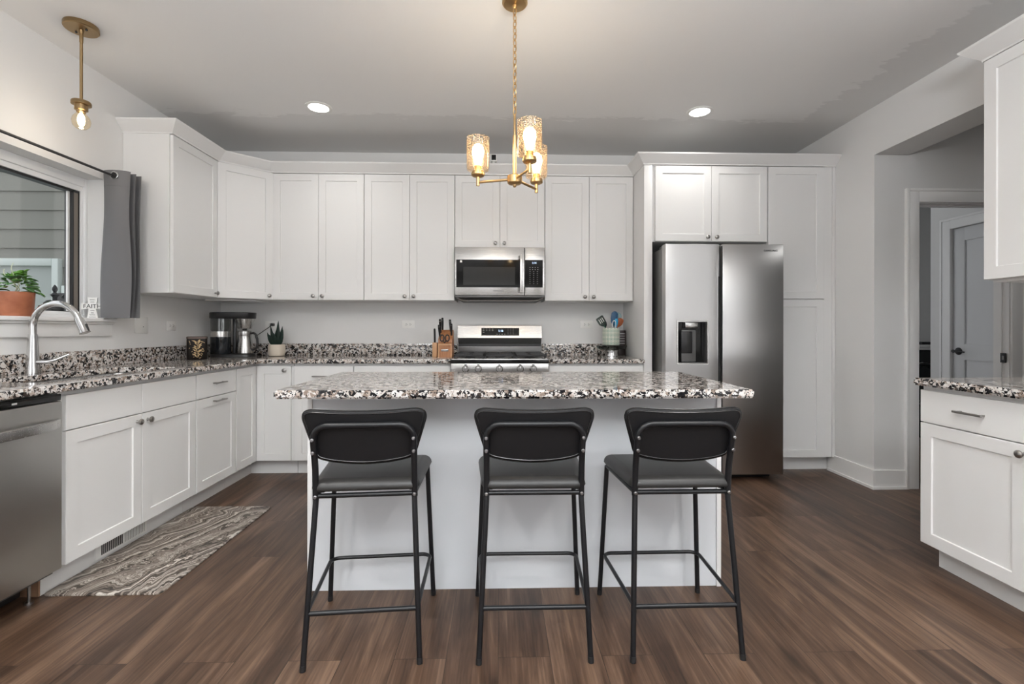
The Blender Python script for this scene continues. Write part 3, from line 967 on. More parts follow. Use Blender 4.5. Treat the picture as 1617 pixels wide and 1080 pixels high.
# ------------------------------------------------------------------ island
t = thing('island_cabinet', 'white painted kitchen island base with a plain panel facing the stools', 'kitchen island', (0.08, 2.4, 0))
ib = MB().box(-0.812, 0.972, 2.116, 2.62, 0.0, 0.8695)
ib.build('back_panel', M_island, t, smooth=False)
for (x0, x1) in ((-0.832, -0.812), (0.972, 0.992)):
    MB().box(x0, x1, 2.108, 2.66, 0, 0.8695, 0.0012).build('end_panel', M_cab, t)
for k, (x0, x1) in enumerate(((-0.81, -0.217), (-0.214, 0.376), (0.379, 0.970))):
    o = (x1, 2.622, 0.12)
    slab(t, (x1, 2.622, 0.702), (-1, 0, 0), (0, 1, 0), x1 - x0, 0.152)
    shaker(t, o, (-1, 0, 0), (0, 1, 0), x1 - x0, 0.578)
t = thing('island_worktop', 'long speckled granite slab on top of the kitchen island', 'worktop', (0.08, 2.3, 0.870))
MB().prism([(-0.878, 1.885), (1.024, 1.885), (1.024, 2.705), (-0.878, 2.705)], 0.8705, 0.905, 0.008).build('slab', M_granite, t, angle=50)

# ------------------------------------------------------------------ right hand cabinets
XR = 2.048
ru, rn = (0, -1, 0), (-1, 0, 0)
t = thing('base_cabinet', 'white base cabinet with a bar pull drawer at the right edge, under the granite', 'cabinet', (2.4, 1.8, 0))
body(MB().box(XR + 0.02, 2.698, 1.32, 2.276, 0.115, BZ), t)
body(MB().box(XR + 0.085, 2.698, 1.32, 2.262, 0.0, 0.115), t, 'toe_kick')
for k in (0, 1):
    y1 = 2.272 - k * 0.477
    d = slab(t, (XR + 0.02, y1, W0), ru, rn, 0.474, W1 - W0)
    pull(d, (XR + 0.02, y1, W0), ru, rn, 0.255, 0.080)
    d = shaker(t, (XR + 0.02, y1, D0), ru, rn, 0.474, D1 - D0)
    knob(d, (XR + 0.02, y1, D0), ru, rn, 0.474 - 0.014 if k == 0 else 0.03, D1 - D0 - 0.036)
t = thing('granite_worktop', 'speckled granite worktop at the right edge beside the hallway', 'worktop', (2.35, 1.8, CT0))
MB().prism([(2.018, 1.28), (2.698, 1.28), (2.698, 2.288), (2.018, 2.288)], CT0, CT1 + 0.003, 0.010).build('slab', M_granite, t, angle=50)
t = thing('wall_cabinet', 'white wall cabinet at the right edge above the granite worktop', 'cabinet', (2.5, 1.8, UB))
body(MB().box(2.371, 2.698, 1.32, 2.258, UB, UT + 0.03), t)
body(MB().box(2.385, 2.68, 1.33, 2.245, UB - 0.012, UB), t, 'light_rail')
for k in (0, 1):
    y1 = 2.260 - k * 0.470
    d = shaker(t, (2.37, y1, UB + 0.002), ru, rn, 0.467, UT - UB - 0.006)
    knob(d, (2.37, y1, UB + 0.002), ru, rn, 0.467 - 0.034 if k == 0 else 0.034, 0.032)

# ------------------------------------------------------------------ refrigerator
t = thing('refrigerator', 'tall stainless side by side refrigerator with ice dispenser', 'refrigerator', (1.69, 3.9, 0))
rb = MB(); rb.box(1.250, 2.138, 3.645, 4.32, 0.045, 1.765, 0.004)
lab(rb.build('case', M_fside, t, angle=25), 'dark grey refrigerator case')
hb = MB()
for x0 in (1.255, 2.035):
    hb.box(x0, x0 + 0.10, 3.60, 3.72, 1.765, 1.785, 0.006)
hb.build('hinge_cover', M_fside, t)
lab(MB().box(1.29, 2.10, 3.66, 4.25, 0.004, 0.05).build('toe_grille', M_black, t), 'black toe grille')
DXL, DXG, DXR = 1.659, 1.680, 2.146
fd = MB()
dl0, dl1, dz0, dz1 = 1.246, 1.640, 0.052, 1.786
hx0, hx1, hz0, hz1 = 1.3355, 1.568, 0.885, 1.207
xs_, zs_ = [dl0, hx0, hx1, dl1], [dz0, hz0, hz1, dz1]
# door shell with the dispenser opening left out
def door_front(mb, xs_, zs_, yf, yb, hole):
    b = MB(); b.M = Matrix(((1, 0, 0, 0), (0, 0, 1, 0), (0, 1, 0, 0), (0, 0, 0, 1)))
    b.cells(xs_, zs_, hole, yf, yb, 0.006)
    return b
b = door_front(None, xs_, zs_, 3.552, 3.635, lambda i, j: i == 1 and j == 1)
ld = b.build('left_door', M_fridge, t, angle=30)
MB().box(dl1 + 0.0005, DXL, 3.566, 3.635, dz0, dz1, 0.002).build('handle_edge', M_fridge, ld, angle=25)
lab(MB().box(DXL + 0.0005, DXG - 0.0005, 3.60, 3.634, dz0 + 0.005, dz1 - 0.005).build('door_gap', M_dark, ld, smooth=False), 'dark gap between the doors')
lab(MB().box(dl1 + 0.012, DXL + 0.012, 3.5645, 3.60, 0.74, 1.545, 0.003).build('grip_recess', M_dark, ld, smooth=False), 'dark recessed grip')
rd = MB().box(DXG, DXR, 3.552, 3.635, dz0, dz1, 0.006).build('right_door', M_fridge, t, angle=30)
# dispenser
dp = MB()
e = 0.006
for (x0, x1, z0, z1) in ((hx0 - 0.002, hx0 + e, hz0 - 0.002, hz1 + 0.002), (hx1 - e, hx1 + 0.002, hz0 - 0.002, hz1 + 0.002), (hx0 + e, hx1 - e, hz1 - e, hz1 + 0.002), (hx0 + e, hx1 - e, hz0 - 0.002, hz0 + e)):
    dp.box(x0, x1, 3.5495, 3.557, z0, z1)
ds = dp.build('dispenser', M_steel, t, smooth=False)
lab(MB().box(hx0 + 0.003, hx1 - 0.003, 3.615, 3.622, hz0 + 0.003, hz1 - 0.003).build('dispenser_back', M_blackglass, ds, smooth=False), 'glossy black dispenser niche')
MB().box(hx0 + 0.045, hx0 + 0.158, 3.585, 3.614, hz0 + 0.012, hz0 + 0.255, 0.008).build('bezel', M_fside, ds)
lab(MB().box(hx0 + 0.038, hx0 + 0.125, 3.570, 3.584, hz0 + 0.080, hz0 + 0.245, 0.008).build('paddle', M_black, ds), 'black dispenser paddle')
MB().box(hx0 + 0.068, hx0 + 0.165, 3.566, 3.614, hz1 - 0.050, hz1 - 0.008, 0.004).build('spout_block', M_steel, ds)
MB().box(hx0 + 0.008, hx1 - 0.008, 3.562, 3.614, hz0 + 0.004, hz0 + 0.010, 0.002).build('drip_tray', M_fside, ds)
Mx = rect_frame((2.045, 3.5515, 1.737), (1, 0, 0), (0, -1, 0))
lettering(rd, 'SAMSUNG', 0.020, Mx, M_logo, 'brand_lettering', 1.15)

# ------------------------------------------------------------------ microwave
t = thing('microwave', 'stainless over the range microwave with black glass door', 'microwave', (0.01, 4.1, 1.42))
mx0, mx1, mz0, mz1, my = -0.3655, 0.3815, 1.425, 1.8285, 3.985
MB().box(mx0 + 0.002, mx1 - 0.002, my + 0.03, 4.396, mz0 - 0.02, mz1 - 0.001, 0.004).build('case', M_fside, t, angle=25)
xd = 0.2135
md = MB().box(mx0, xd - 0.001, my, my + 0.028, mz0, mz1 - 0.002, 0.004).build('door', M_steel, t, angle=25)
lab(MB().box(mx0 + 0.012, xd - 0.038, my - 0.002, my + 0.002, mz0 + 0.066, mz0 + 0.296, 0.001).build('glass', M_blackglass, md, smooth=False), 'black glass')
lab(MB().box(mx0 + 0.070, xd - 0.078, my - 0.003, my, mz0 + 0.086, mz0 + 0.235, 0.001).build('viewing_window', M_mwglass, md, smooth=False), 'dark grey viewing window')
MB().box(mx0 + 0.042, mx0 + 0.060, my - 0.0028, my, mz0 + 0.272, mz0 + 0.290).build('sticker', M_white, md, smooth=False)
lettering(md, 'SAMSUNG', 0.0165, rect_frame((-0.005, my - 0.0004, mz0 + 0.037), (1, 0, 0), (0, -1, 0)), M_logo, 'brand_lettering', 1.15)
hm = MB(); hm.box(xd - 0.040, xd - 0.016, my - 0.042, my - 0.026, mz0 + 0.016, mz0 + 0.342, 0.004)
hm.box(xd - 0.036, xd - 0.020, my - 0.028, my, mz0 + 0.022, mz0 + 0.045, 0.002); hm.box(xd - 0.036, xd - 0.020, my - 0.028, my, mz0 + 0.313, mz0 + 0.336, 0.002)
hm.build('handle', M_steel, md)
mp_ = MB().box(xd + 0.003, mx1, my + 0.001, my + 0.028, mz0, mz1 - 0.002, 0.004).build('control_panel', M_steel, t, angle=25)
lab(MB().box(xd + 0.005, mx1 - 0.016, my - 0.002, my + 0.002, mz0 + 0.066, mz0 + 0.296, 0.001).build('glass', M_blackglass, mp_, smooth=False), 'black glass keypad')
lettering(mp_, '1:14', 0.022, rect_frame((xd + 0.080, my - 0.0024, mz0 + 0.270), (1, 0, 0), (0, -1, 0)), M_lcd, 'clock')
kp = MB()
for r_ in range(9):
    for c_ in range(3 if r_ > 1 else 4):
        x = xd + 0.045 + c_ * (0.031 if r_ > 1 else 0.022); z = mz0 + 0.232 - r_ * 0.0168
        kp.box(x - 0.0035, x + 0.0035, my - 0.0026, my - 0.0018, z - 0.0018, z + 0.0018)
kp.build('keys', M_print, mp_, smooth=False)
MB().box(mx0 + 0.001, mx1 - 0.001, my + 0.010, my + 0.03, mz0 - 0.014, mz0 - 0.001, 0.002).build('lower_trim', M_fside, t)
vm = MB()
vm.rings([[(mx0 + 0.006, my + 0.03, mz0 - 0.019), (mx1 - 0.006, my + 0.03, mz0 - 0.019), (mx1 - 0.006, 4.38, mz0 - 0.019), (mx0 + 0.006, 4.38, mz0 - 0.019)],
          [(mx0 + 0.045, my + 0.05, mz0 - 0.044), (mx1 - 0.045, my + 0.05, mz0 - 0.044), (mx1 - 0.045, 4.36, mz0 - 0.044), (mx0 + 0.045, 4.36, mz0 - 0.044)]])
vm.build('underside', M_black, t, angle=20)
vm = MB()
vm.tube([(mx0 + 0.012, my + 0.032, mz0 - 0.018), (mx0 + 0.05, my + 0.036, mz0 - 0.037), (mx0 + 0.09, my + 0.036, mz0 - 0.041), (mx1 - 0.09, my + 0.036, mz0 - 0.041), (mx1 - 0.05, my + 0.036, mz0 - 0.037), (mx1 - 0.012, my + 0.032, mz0 - 0.018)], 0.006, 8)
vm.build('vent_rail', M_steel, t)

# ------------------------------------------------------------------ range
t = thing('gas_range', 'stainless gas range with five front knobs and rear control panel', 'stove', (0.012, 4.0, 0))
rx0, rx1 = -0.3705, 0.3875
MB().box(rx0, rx1, 3.745, 4.38, 0.03, 0.895, 0.003).build('case', M_fside, t, angle=25)
fm = MB().box(rx0 + 0.001, rx1 - 0.001, 3.700, 3.746, 0.790, 0.879, 0.005).build('knob_panel', M_steel, t, angle=25)
for k, x in enumerate((-0.256, -0.158, 0.005, 0.166, 0.267)):
    km = MB(rect_frame((x, 3.7005, 0.838), (1, 0, 0), (0, -1, 0)))
    km.lathe([(0.028, 0), (0.028, 0.006), (0.0245, 0.010), (0.023, 0.032), (0.020, 0.036)], seg=28)
    km.box(-0.005, 0.005, -0.019, 0.021, 0.034, 0.042, 0.002)
    kb = km.build('burner_knob', M_steel, fm)
    lab(MB().box(x - 0.009, x + 0.009, 3.6985, 3.7002, 0.868, 0.8735).build('burner_mark', M_black, fm, smooth=False), 'small black burner mark')
lab(MB().box(rx0, rx1, 3.703, 3.76, 0.880, 0.908, 0.004).build('front_trim', M_blackglass, t, angle=25), 'black glossy front edge of the cooktop')
MB().box(rx0 + 0.003, rx1 - 0.003, 3.735, 4.29, 0.896, 0.912, 0.003).build('cooktop', M_steel, t, angle=25)
dm = MB().box(rx0 + 0.002, rx1 - 0.002, 3.712, 3.744, 0.22, 0.785, 0.004).build('oven_door', M_steel, t, angle=25)
MB().box(rx0 + 0.12, rx1 - 0.12, 3.7105, 3.714, 0.34, 0.64, 0.001).build('oven_window', M_blackglass, dm, smooth=False)
MB().tube([(rx0 + 0.06, 3.70, 0.735), (rx0 + 0.06, 3.665, 0.735), (rx1 - 0.06, 3.665, 0.735), (rx1 - 0.06, 3.70, 0.735)], 0.011, 10).build('oven_handle', M_steel, dm)
MB().box(rx0 + 0.002, rx1 - 0.002, 3.715, 3.744, 0.04, 0.21, 0.004).build('warming_drawer', M_steel, t, angle=25)
gw = (rx1 - rx0 - 0.03) / 3
for k in range(3):
    gm = MB()
    x0 = rx0 + 0.015 + k * gw + 0.003; x1 = x0 + gw - 0.006
    y0, y1, z0, z1 = 3.765, 4.245, 0.930, 0.944
    for (a0, a1, b0, b1) in ((x0, x0 + 0.012, y0, y1), (x1 - 0.012, x1, y0, y1), (x0, x1, y0, y0 + 0.012), (x0, x1, y1 - 0.012, y1), (x0, x1, (y0 + y1) / 2 - 0.006, (y0 + y1) / 2 + 0.006)):
        gm.box(a0, a1, b0, b1, z0, z1, 0.003)
    xm = (x0 + x1) / 2
    cs = (3.885, 4.125) if k != 1 else (4.005,)
    for cy_ in cs:
        gm.box(xm - 0.005, xm + 0.005, cy_ - 0.11, cy_ - 0.025, z0, z1, 0.002); gm.box(xm - 0.005, xm + 0.005, cy_ + 0.025, cy_ + 0.11, z0, z1, 0.002)
        gm.box(x0, xm - 0.025, cy_ - 0.005, cy_ + 0.005, z0, z1, 0.002); gm.box(xm + 0.025, x1, cy_ - 0.005, cy_ + 0.005, z0, z1, 0.002)
    for sx in (x0, x1 - 0.012):
        for sy in (y0, y1 - 0.012):
            gm.box(sx, sx + 0.012, sy, sy + 0.012, 0.912, z0)
    gm.build('grate', M_iron, t)
    for cy_ in cs:
        bmk = MB(); bmk.lathe([(0.045, 0.911), (0.045, 0.918), (0.034, 0.921), (0.034, 0.927), (0.028, 0.931)], (xm, cy_, 0), 24)
        bmk.build('burner', M_iron, t)
# backguard: sloped fascia
bg = MB()
def prof_x(mb, prof, x0, x1):
    return mb.rings([[(x0, y, z) for (y, z) in prof], [(x1, y, z) for (y, z) in prof]])
prof_x(bg, [(4.270, 1.066), (4.300, 1.174), (4.312, 1.180), (4.372, 1.180), (4.372, 0.90), (4.330, 0.90), (4.330, 1.060)], rx0 + 0.003, rx1 - 0.003)
gd = bg.build('backguard', M_steel, t, angle=20)
bm_ = MB(); prof_x(bm_, [(4.325, 1.012), (4.318, 1.018), (4.275, 1.064), (4.330, 1.064), (4.330, 1.012)], rx0 + 0.006, rx1 - 0.006)
bm_.build('lower_fascia', M_fside, gd, angle=20)
lab(MB().box(rx0 + 0.006, rx1 - 0.006, 4.322, 4.331, 0.986, 1.012).build('vent_strip', M_black, gd, smooth=False), 'black oven vent strip')
MB().box(rx0 + 0.006, rx1 - 0.006, 4.318, 4.330, 0.912, 0.984, 0.002).build('riser', M_fside, gd, angle=25)
slope = Vector((0, 4.300 - 4.270, 1.174 - 1.066)).normalized()
PM = Matrix(((1, 0, 0, 0.0135), (0, slope.y, -slope.z, 4.2855), (0, slope.z, slope.y, 1.120), (0, 0, 0, 1)))
cpn = MB(PM).box(-0.169, 0.169, -0.035, 0.035, -0.002, 0.002).build('control_glass', M_blackglass, gd, smooth=False)
lettering(cpn, '1:16', 0.026, PM @ Matrix.Translation((0.004, 0.008, 0.0025)), M_lcd, 'clock')
kp = MB(PM)
for i in range(4):
    for j in range(2):
        kp.box(-0.157 + i * 0.027, -0.143 + i * 0.027, 0.022 - j * 0.014, 0.025 - j * 0.014, 0.002, 0.0028)
kp.box(-0.157, -0.143, -0.006, -0.003, 0.002, 0.0028)
for i in range(4):
    kp.box(-0.035 + i * 0.023, -0.025 + i * 0.023, -0.024, -0.021, 0.002, 0.0028)
for i in range(3):
    for j in range(4):
        kp.box(0.066 + i * 0.024, 0.070 + i * 0.024, 0.022 - j * 0.014, 0.025 - j * 0.014, 0.002, 0.0028)
kp.build('keys', M_print, cpn, smooth=False)

# ------------------------------------------------------------------ bar stools
G_ST = 'black bar stools along the island'
def make_stool(label):
    t = thing('bar_stool', label, 'bar stool', (0, 0, 0), G_ST)
    jz = 0.563
    near = [(0.193, -0.212, 0.0), (0.168, -0.148, jz)]
    far = [(0.215, 0.212, 0.0), (0.190, 0.185, jz)]
    for s in (-1, 1):
        for prf in (near, far):
            p = [Vector((q[0] * s, q[1], q[2])) for q in prf]
            m = MB(); m.tube([p[0] + (p[1] - p[0]) * 0.012, p[1]], 0.0098, 14)
            leg = m.build('leg', M_blackmetal, t)
            m = MB(); m.tube([p[0], p[0] + (p[1] - p[0]) * 0.035], 0.0108, 14)
            m.build('foot_cap', M_black, leg)
    # seat frame
    m = MB()
    for y, hw in ((-0.148, 0.168), (0.178, 0.190)):
        m.tube([(-hw, y, jz), (hw, y, jz)], 0.0085, 12)
    for s in (-1, 1):
        m.tube([(0.168 * s, -0.148, jz), (0.190 * s, 0.182, jz)], 0.0085, 12)
    m.build('seat_frame', M_blackmetal, t)
    # seat cushion
    m = MB()
    def outline(z, ins, N=44):
        pts = []
        for (cx, cy, a0) in ((0.172, 0.155, 0), (-0.172, 0.155, 90), (-0.150, -0.125, 180), (0.150, -0.125, 270)):
            for i in range(N // 4):
                a = R(a0 + 90 * i / (N // 4 - 1))
                rr = 0.035 - ins
                pts.append((cx + rr * math.cos(a), cy + rr * math.sin(a), z))
        return pts
    m.rings([outline(0.579, 0.010), outline(0.5805, 0.002), outline(0.588, -0.003), outline(0.598, -0.001), outline(0.608, 0.006), outline(0.614, 0.016), outline(0.618, 0.034)])
    for s in (-1, 1):
        for y in (-0.11, 0.14):
            m.box(0.16 * s - 0.012, 0.16 * s + 0.012, y - 0.012, y + 0.012, 0.566, 0.581)
    m.build('seat', M_seat, t, angle=60)
    # foot ring
    m = MB()
    fz = 0.185
    kN = fz / jz
    nx = 0.193 + (0.168 - 0.193) * kN; ny = -0.212 + (0.148 * -1 + 0.212) * kN
    fx_ = 0.215 + (0.190 - 0.215) * kN; fy_ = 0.212 + (0.185 - 0.212) * kN
    pts = [(-nx, ny, fz)]
    for (sx, a0) in ((-1, 180), (1, 90)):
        cx = sx * (fx_ - 0.035 - 0.004); cy_ = fy_ - 0.043
        for i in range(7):
            a = R(a0 - 90 * i / 6)
            pts.append((cx + 0.035 * math.cos(a), cy_ + 0.035 * math.sin(a), fz))
    pts.append((nx, ny, fz))
    m.tube(pts, 0.0075, 10)
    m.tube([(-nx, ny, fz - 0.006), (nx, ny, fz - 0.006)], 0.0082, 12)
    m.build('footrest', M_blackmetal, t)
    # back frame: bent tube
    m = MB()
    pr = [(-0.148, jz - 0.01), (-0.150, 0.585), (-0.153, 0.62), (-0.157, 0.66), (-0.168, 0.71), (-0.182, 0.76)]
    left = [(-0.169, y, z) for (y, z) in pr]
    top = []
    for i in range(9):
        a = R(180 - 90 * i / 8)
        top.append((-0.119 + 0.050 * math.cos(a), -0.182 - 0.012 * math.sin(a) , 0.766 + 0.050 * math.sin(a)))
    half = left + top
    pts = half + [(-p[0], p[1], p[2]) for p in reversed(half)]
    m.tube(pts, 0.0110, 12)
    bf = m.build('back_frame', M_blackmetal, t)
    for s in (-1, 1):
        for (y, z) in ((-0.1605, jz), (-0.190, 0.722), (-0.199, 0.768)):
            bm2 = MB(); bm2.lathe([(0.0062, 0.000), (0.0062, 0.006), (0.004, 0.0085)], (0.169 * s, y + 0.004, z), 12, '-Y')
            bm2.build('bolt', M_bolt, bf)
    # backrest pad: wide rounded top, curved bottom, bowed in plan
    ctrl = [(0.0, 0.672), (0.09, 0.678), (0.150, 0.690), (0.170, 0.706), (0.183, 0.745), (0.203, 0.812), (0.209, 0.838), (0.204, 0.857), (0.188, 0.866), (0.165, 0.868), (0.09, 0.8635), (0.0, 0.862)]
    def smoothc(c, k=6):
        out = []
        ext = [(-c[1][0], c[1][1])] + c + [(-c[-2][0], c[-2][1])]
        for i in range(1, len(ext) - 2):
            p0, p1, p2, p3 = [Vector((*q, 0)) for q in ext[i - 1:i + 3]]
            for j in range(k):
                u = j / k
                out.append(0.5 * ((2 * p1) + (-p0 + p2) * u + (2 * p0 - 5 * p1 + 4 * p2 - p3) * u * u + (-p0 + 3 * p1 - 3 * p2 + p3) * u ** 3))
        return [(p.x, p.y) for p in out] + [c[-1]]
    rh = smoothc(ctrl)
    out = rh + [(-x, z) for (x, z) in reversed(rh[1:-1])]
    N = len(out)
    def ins(d):
        res = []
        for i in range(N):
            a = Vector((*out[i - 1], 0)); b = Vector((*out[(i + 1) % N], 0))
            tt = (b - a).normalized(); nn = Vector((-tt.y, tt.x, 0))
            res.append((out[i][0] + nn.x * d, out[i][1] + nn.y * d))
        return res
    def yb(x, z):
        return -0.148 - (z - 0.68) * 0.19 + 0.30 * x * x
    def ring(d, dy):
        return [(x, yb(x, z) + dy, z) for (x, z) in ins(d)]
    def grid_cap(rs, d_list, dy):
        for d in d_list:
            rs.append(ring(d, dy))
    m = MB()
    def sring(k, dy):
        return [(x * k, yb(x * k, 0.775 + (z - 0.775) * k) + dy, 0.775 + (z - 0.775) * k) for (x, z) in out]
    rs = [sring(0.35, -0.0085), sring(0.7, -0.0085), ring(0.009, -0.0085), ring(0.003, -0.0075), ring(0.0, -0.004), ring(0.001, 0.0015), ring(0.0, 0.006), ring(0.001, 0.016), ring(0.006, 0.023), ring(0.014, 0.026), sring(0.75, 0.030), sring(0.35, 0.031)]
    m.rings(rs)
    pad = m.build('backrest', M_leather, t, angle=60)
    for d, rr in ((0.0085, 0.0022),):
        m = MB(); m.tube(ring(d, -0.009), rr, 8, closed=True)
        m.build('piping', M_pipe, pad)
    m = MB(); m.tube(ring(-0.0012, 0.0012), 0.0022, 8, closed=True)
    m.build('piping', M_pipe, pad)
    return t
st = make_stool('black bar stool at the left end of the island, turned slightly')
L_ = [((-0.478, 1.846), 4.4), ((0.126, 1.852), 0.0), ((0.654, 1.850), 0.6)]
lb_ = ['', 'black bar stool in the middle of the row of three', 'black bar stool nearest the refrigerator, at the right end of the island']
for k, ((x, y), a) in enumerate(L_):
    o = st if k == 0 else copy_tree(st)
    o.location = (x, y, 0)
    o.rotation_euler = (0, 0, R(a))
    if k:
        o['label'] = lb_[k]

# ------------------------------------------------------------------ marbled mat
t = MB()
t.rings([rrect(-1.953, -1.452, 2.100, 3.112, 0.025, 0.0005), rrect(-1.953, -1.452, 2.100, 3.112, 0.025, 0.006), rrect(-1.945, -1.460, 2.108, 3.104, 0.02, 0.011)])
tag(t.build('kitchen_mat', M_mat, None, angle=25), 'grey and cream marbled anti fatigue mat on the floor before the sink', 'mat')

# ------------------------------------------------------------------ chandelier
t = thing('chandelier', 'brass three arm chandelier with seeded glass shades hanging over the island', 'chandelier', (0.076, 2.339, 2.75))
cx, cy = 0.076, 2.339
MB().lathe([(0.062, 2.7495), (0.062, 2.735), (0.055, 2.728), (0.012, 2.724), (0.010, 2.712), (0.004, 2.708)], (cx, cy, 0), 32).build('canopy', M_brass, t)
cm = MB()
ztop, zbot = 2.710, 2.192
nl = 17
pit = (ztop - zbot) / nl
for k in range(nl):
    zc = ztop - pit * (k + 0.5)
    hl = pit * 0.5 + 0.0045
    pts = []
    for i in range(16):
        a = 2 * PI * i / 16
        u_, v_ = 0.0092 * math.cos(a), hl * math.sin(a)
        ang = PI / 4 if k % 2 else -PI / 4
        pts.append((cx + u_ * math.cos(ang), cy + u_ * math.sin(ang), zc + v_))
    cm.tube(pts, 0.0026, 6, closed=True)
cm.build('chain', M_brass, t)
MB().tube([(cx + 0.0025, cy, 2.715), (cx + 0.003, cy, 2.45), (cx + 0.0025, cy, 2.19)], 0.0012, 5).build('cord', M_glass, t)
rm = MB(); rm.lathe([(0.004, 2.196), (0.006, 2.190), (0.006, 2.094), (0.0095, 2.09), (0.0095, 1.88)], (cx, cy, 0), 16); rm.build('stem', M_brass, t)
MB().lathe([(0.006, 1.838), (0.008, 1.842), (0.010, 1.850), (0.030, 1.853), (0.036, 1.859), (0.037, 1.890), (0.033, 1.894), (0.009, 1.896)], (cx, cy, 0), 32).build('hub', M_brass, t)
for ang in (170, 50, -70):
    a = R(ang); rx, ry = math.cos(a), math.sin(a)
    ax, ay = cx + 0.183 * rx, cy + 0.183 * ry
    ar = MB().tube([(cx + 0.034 * rx, cy + 0.034 * ry, 1.876), (ax, ay, 1.870)], 0.0062, 12)
    ar.lathe([(0.0085, 1.852), (0.0085, 1.905)], (ax, ay, 0), 14)
    arm = ar.build('arm', M_brass, t)
    MB().lathe([(0.010, 1.896), (0.029, 1.900), (0.033, 1.905), (0.033, 1.914), (0.030, 1.916), (0.030, 1.924), (0.018, 1.926), (0.018, 1.950), (0.014, 1.952)], (ax, ay, 0), 28).build('socket_cup', M_brass, arm)
    sh = MB()
    r0, r1 = 0.0565, 0.0545
    sh.lathe([(0.031, 1.9255), (0.046, 1.9265), (0.0545, 1.931), (r0, 1.942), (r0, 2.088), (r1, 2.089), (r1, 1.944), (0.050, 1.935), (0.031, 1.9285)], (ax, ay, 0), 40, cap0=False, cap1=False)
    sh.build('glass_shade', M_seed, arm)
    lab(MB().lathe([(0.012, 1.950), (0.015, 1.962), (0.024, 1.990), (0.030, 2.016), (0.027, 2.040), (0.017, 2.054), (0.003, 2.060)], (ax, ay, 0), 20).build('bulb', M_bulb, arm), 'glowing warm bulb')
    d = bpy.data.lights.new('chandelier_bulb_light', 'POINT'); d.energy = 1.1; d.color = (1.0, 0.86, 0.68); d.shadow_soft_size = 0.03
    o = bpy.data.objects.new('chandelier_bulb_light', d); o.location = (ax, ay, 2.07); C.objects.link(o)

# ------------------------------------------------------------------ pendant over the sink
px_, py_ = -2.212, 2.598
t = thing('pendant_light', 'bare bulb brass pendant lamp hanging over the sink', 'lamp', (px_, py_, 2.75))
cp = MB().lathe([(0.074, 2.7495), (0.076, 2.745), (0.076, 2.728), (0.072, 2.724), (0.012, 2.722), (0.009, 2.705)], (px_, py_, 0), 36).build('canopy', M_agedbrass, t)
for s in (-1, 1):
    MB().lathe([(0.004, 2.7225), (0.006, 2.720), (0.004, 2.715)], (px_ + 0.035 * s, py_ - 0.01 * s, 0), 10).build('screw', M_iron, cp)
MB().lathe([(0.0085, 2.712), (0.0085, 2.66), (0.0072, 2.655), (0.0072, 2.345)], (px_, py_, 0), 16).build('rod', M_agedbrass, t)
MB().lathe([(0.010, 2.352), (0.040, 2.347), (0.043, 2.342), (0.043, 2.328), (0.029, 2.326), (0.029, 2.300), (0.022, 2.297), (0.020, 2.288)], (px_, py_, 0), 30).build('socket', M_agedbrass, t)
bl = MB().lathe([(0.016, 2.292), (0.020, 2.283), (0.036, 2.262), (0.041, 2.242), (0.036, 2.218), (0.022, 2.203), (0.003, 2.198)], (px_, py_, 0), 24, cap0=False).build('bulb', seeded_glass('bulb_glass', (1.0, 0.93, 0.80), False), t)
lab(MB().lathe([(0.006, 2.285), (0.014, 2.268), (0.017, 2.245), (0.012, 2.222), (0.003, 2.214)], (px_, py_, 0), 16).build('filament', M_fil, bl), 'glowing filament')
d = bpy.data.lights.new('pendant_bulb_light', 'POINT'); d.energy = 1.0; d.color = (1.0, 0.88, 0.72); d.shadow_soft_size = 0.03
o = bpy.data.objects.new('pendant_bulb_light', d); o.location = (px_, py_, 2.17); C.objects.link(o)

# ------------------------------------------------------------------ recessed ceiling lamps
for k, (x, y, lb) in enumerate(((-1.307, 3.506, 'round recessed ceiling lamp on the left, over the coffee corner'), (1.477, 3.489, 'round recessed ceiling lamp on the right, over the refrigerator'))):
    t = thing('recessed_light', lb, 'ceiling light', (x, y, 2.75), 'recessed ceiling lamps')
    MB().lathe([(0.092, 2.7495), (0.092, 2.746), (0.072, 2.742), (0.070, 2.7495)], (x, y, 0), 36, cap0=False, cap1=False).build('trim_ring', M_white, t)
    lab(MB().lathe([(0.071, 2.7475), (0.068, 2.7440), (0.002, 2.7435)], (x, y, 0), 32).build('diffuser', M_glow, t), 'glowing round diffuser')
    area('ceiling_disk_light', (x, y, 2.738), (0, 0, 0), 0.13, 0.13, 1.8, (1.0, 0.97, 0.93), 'DISK', 140)

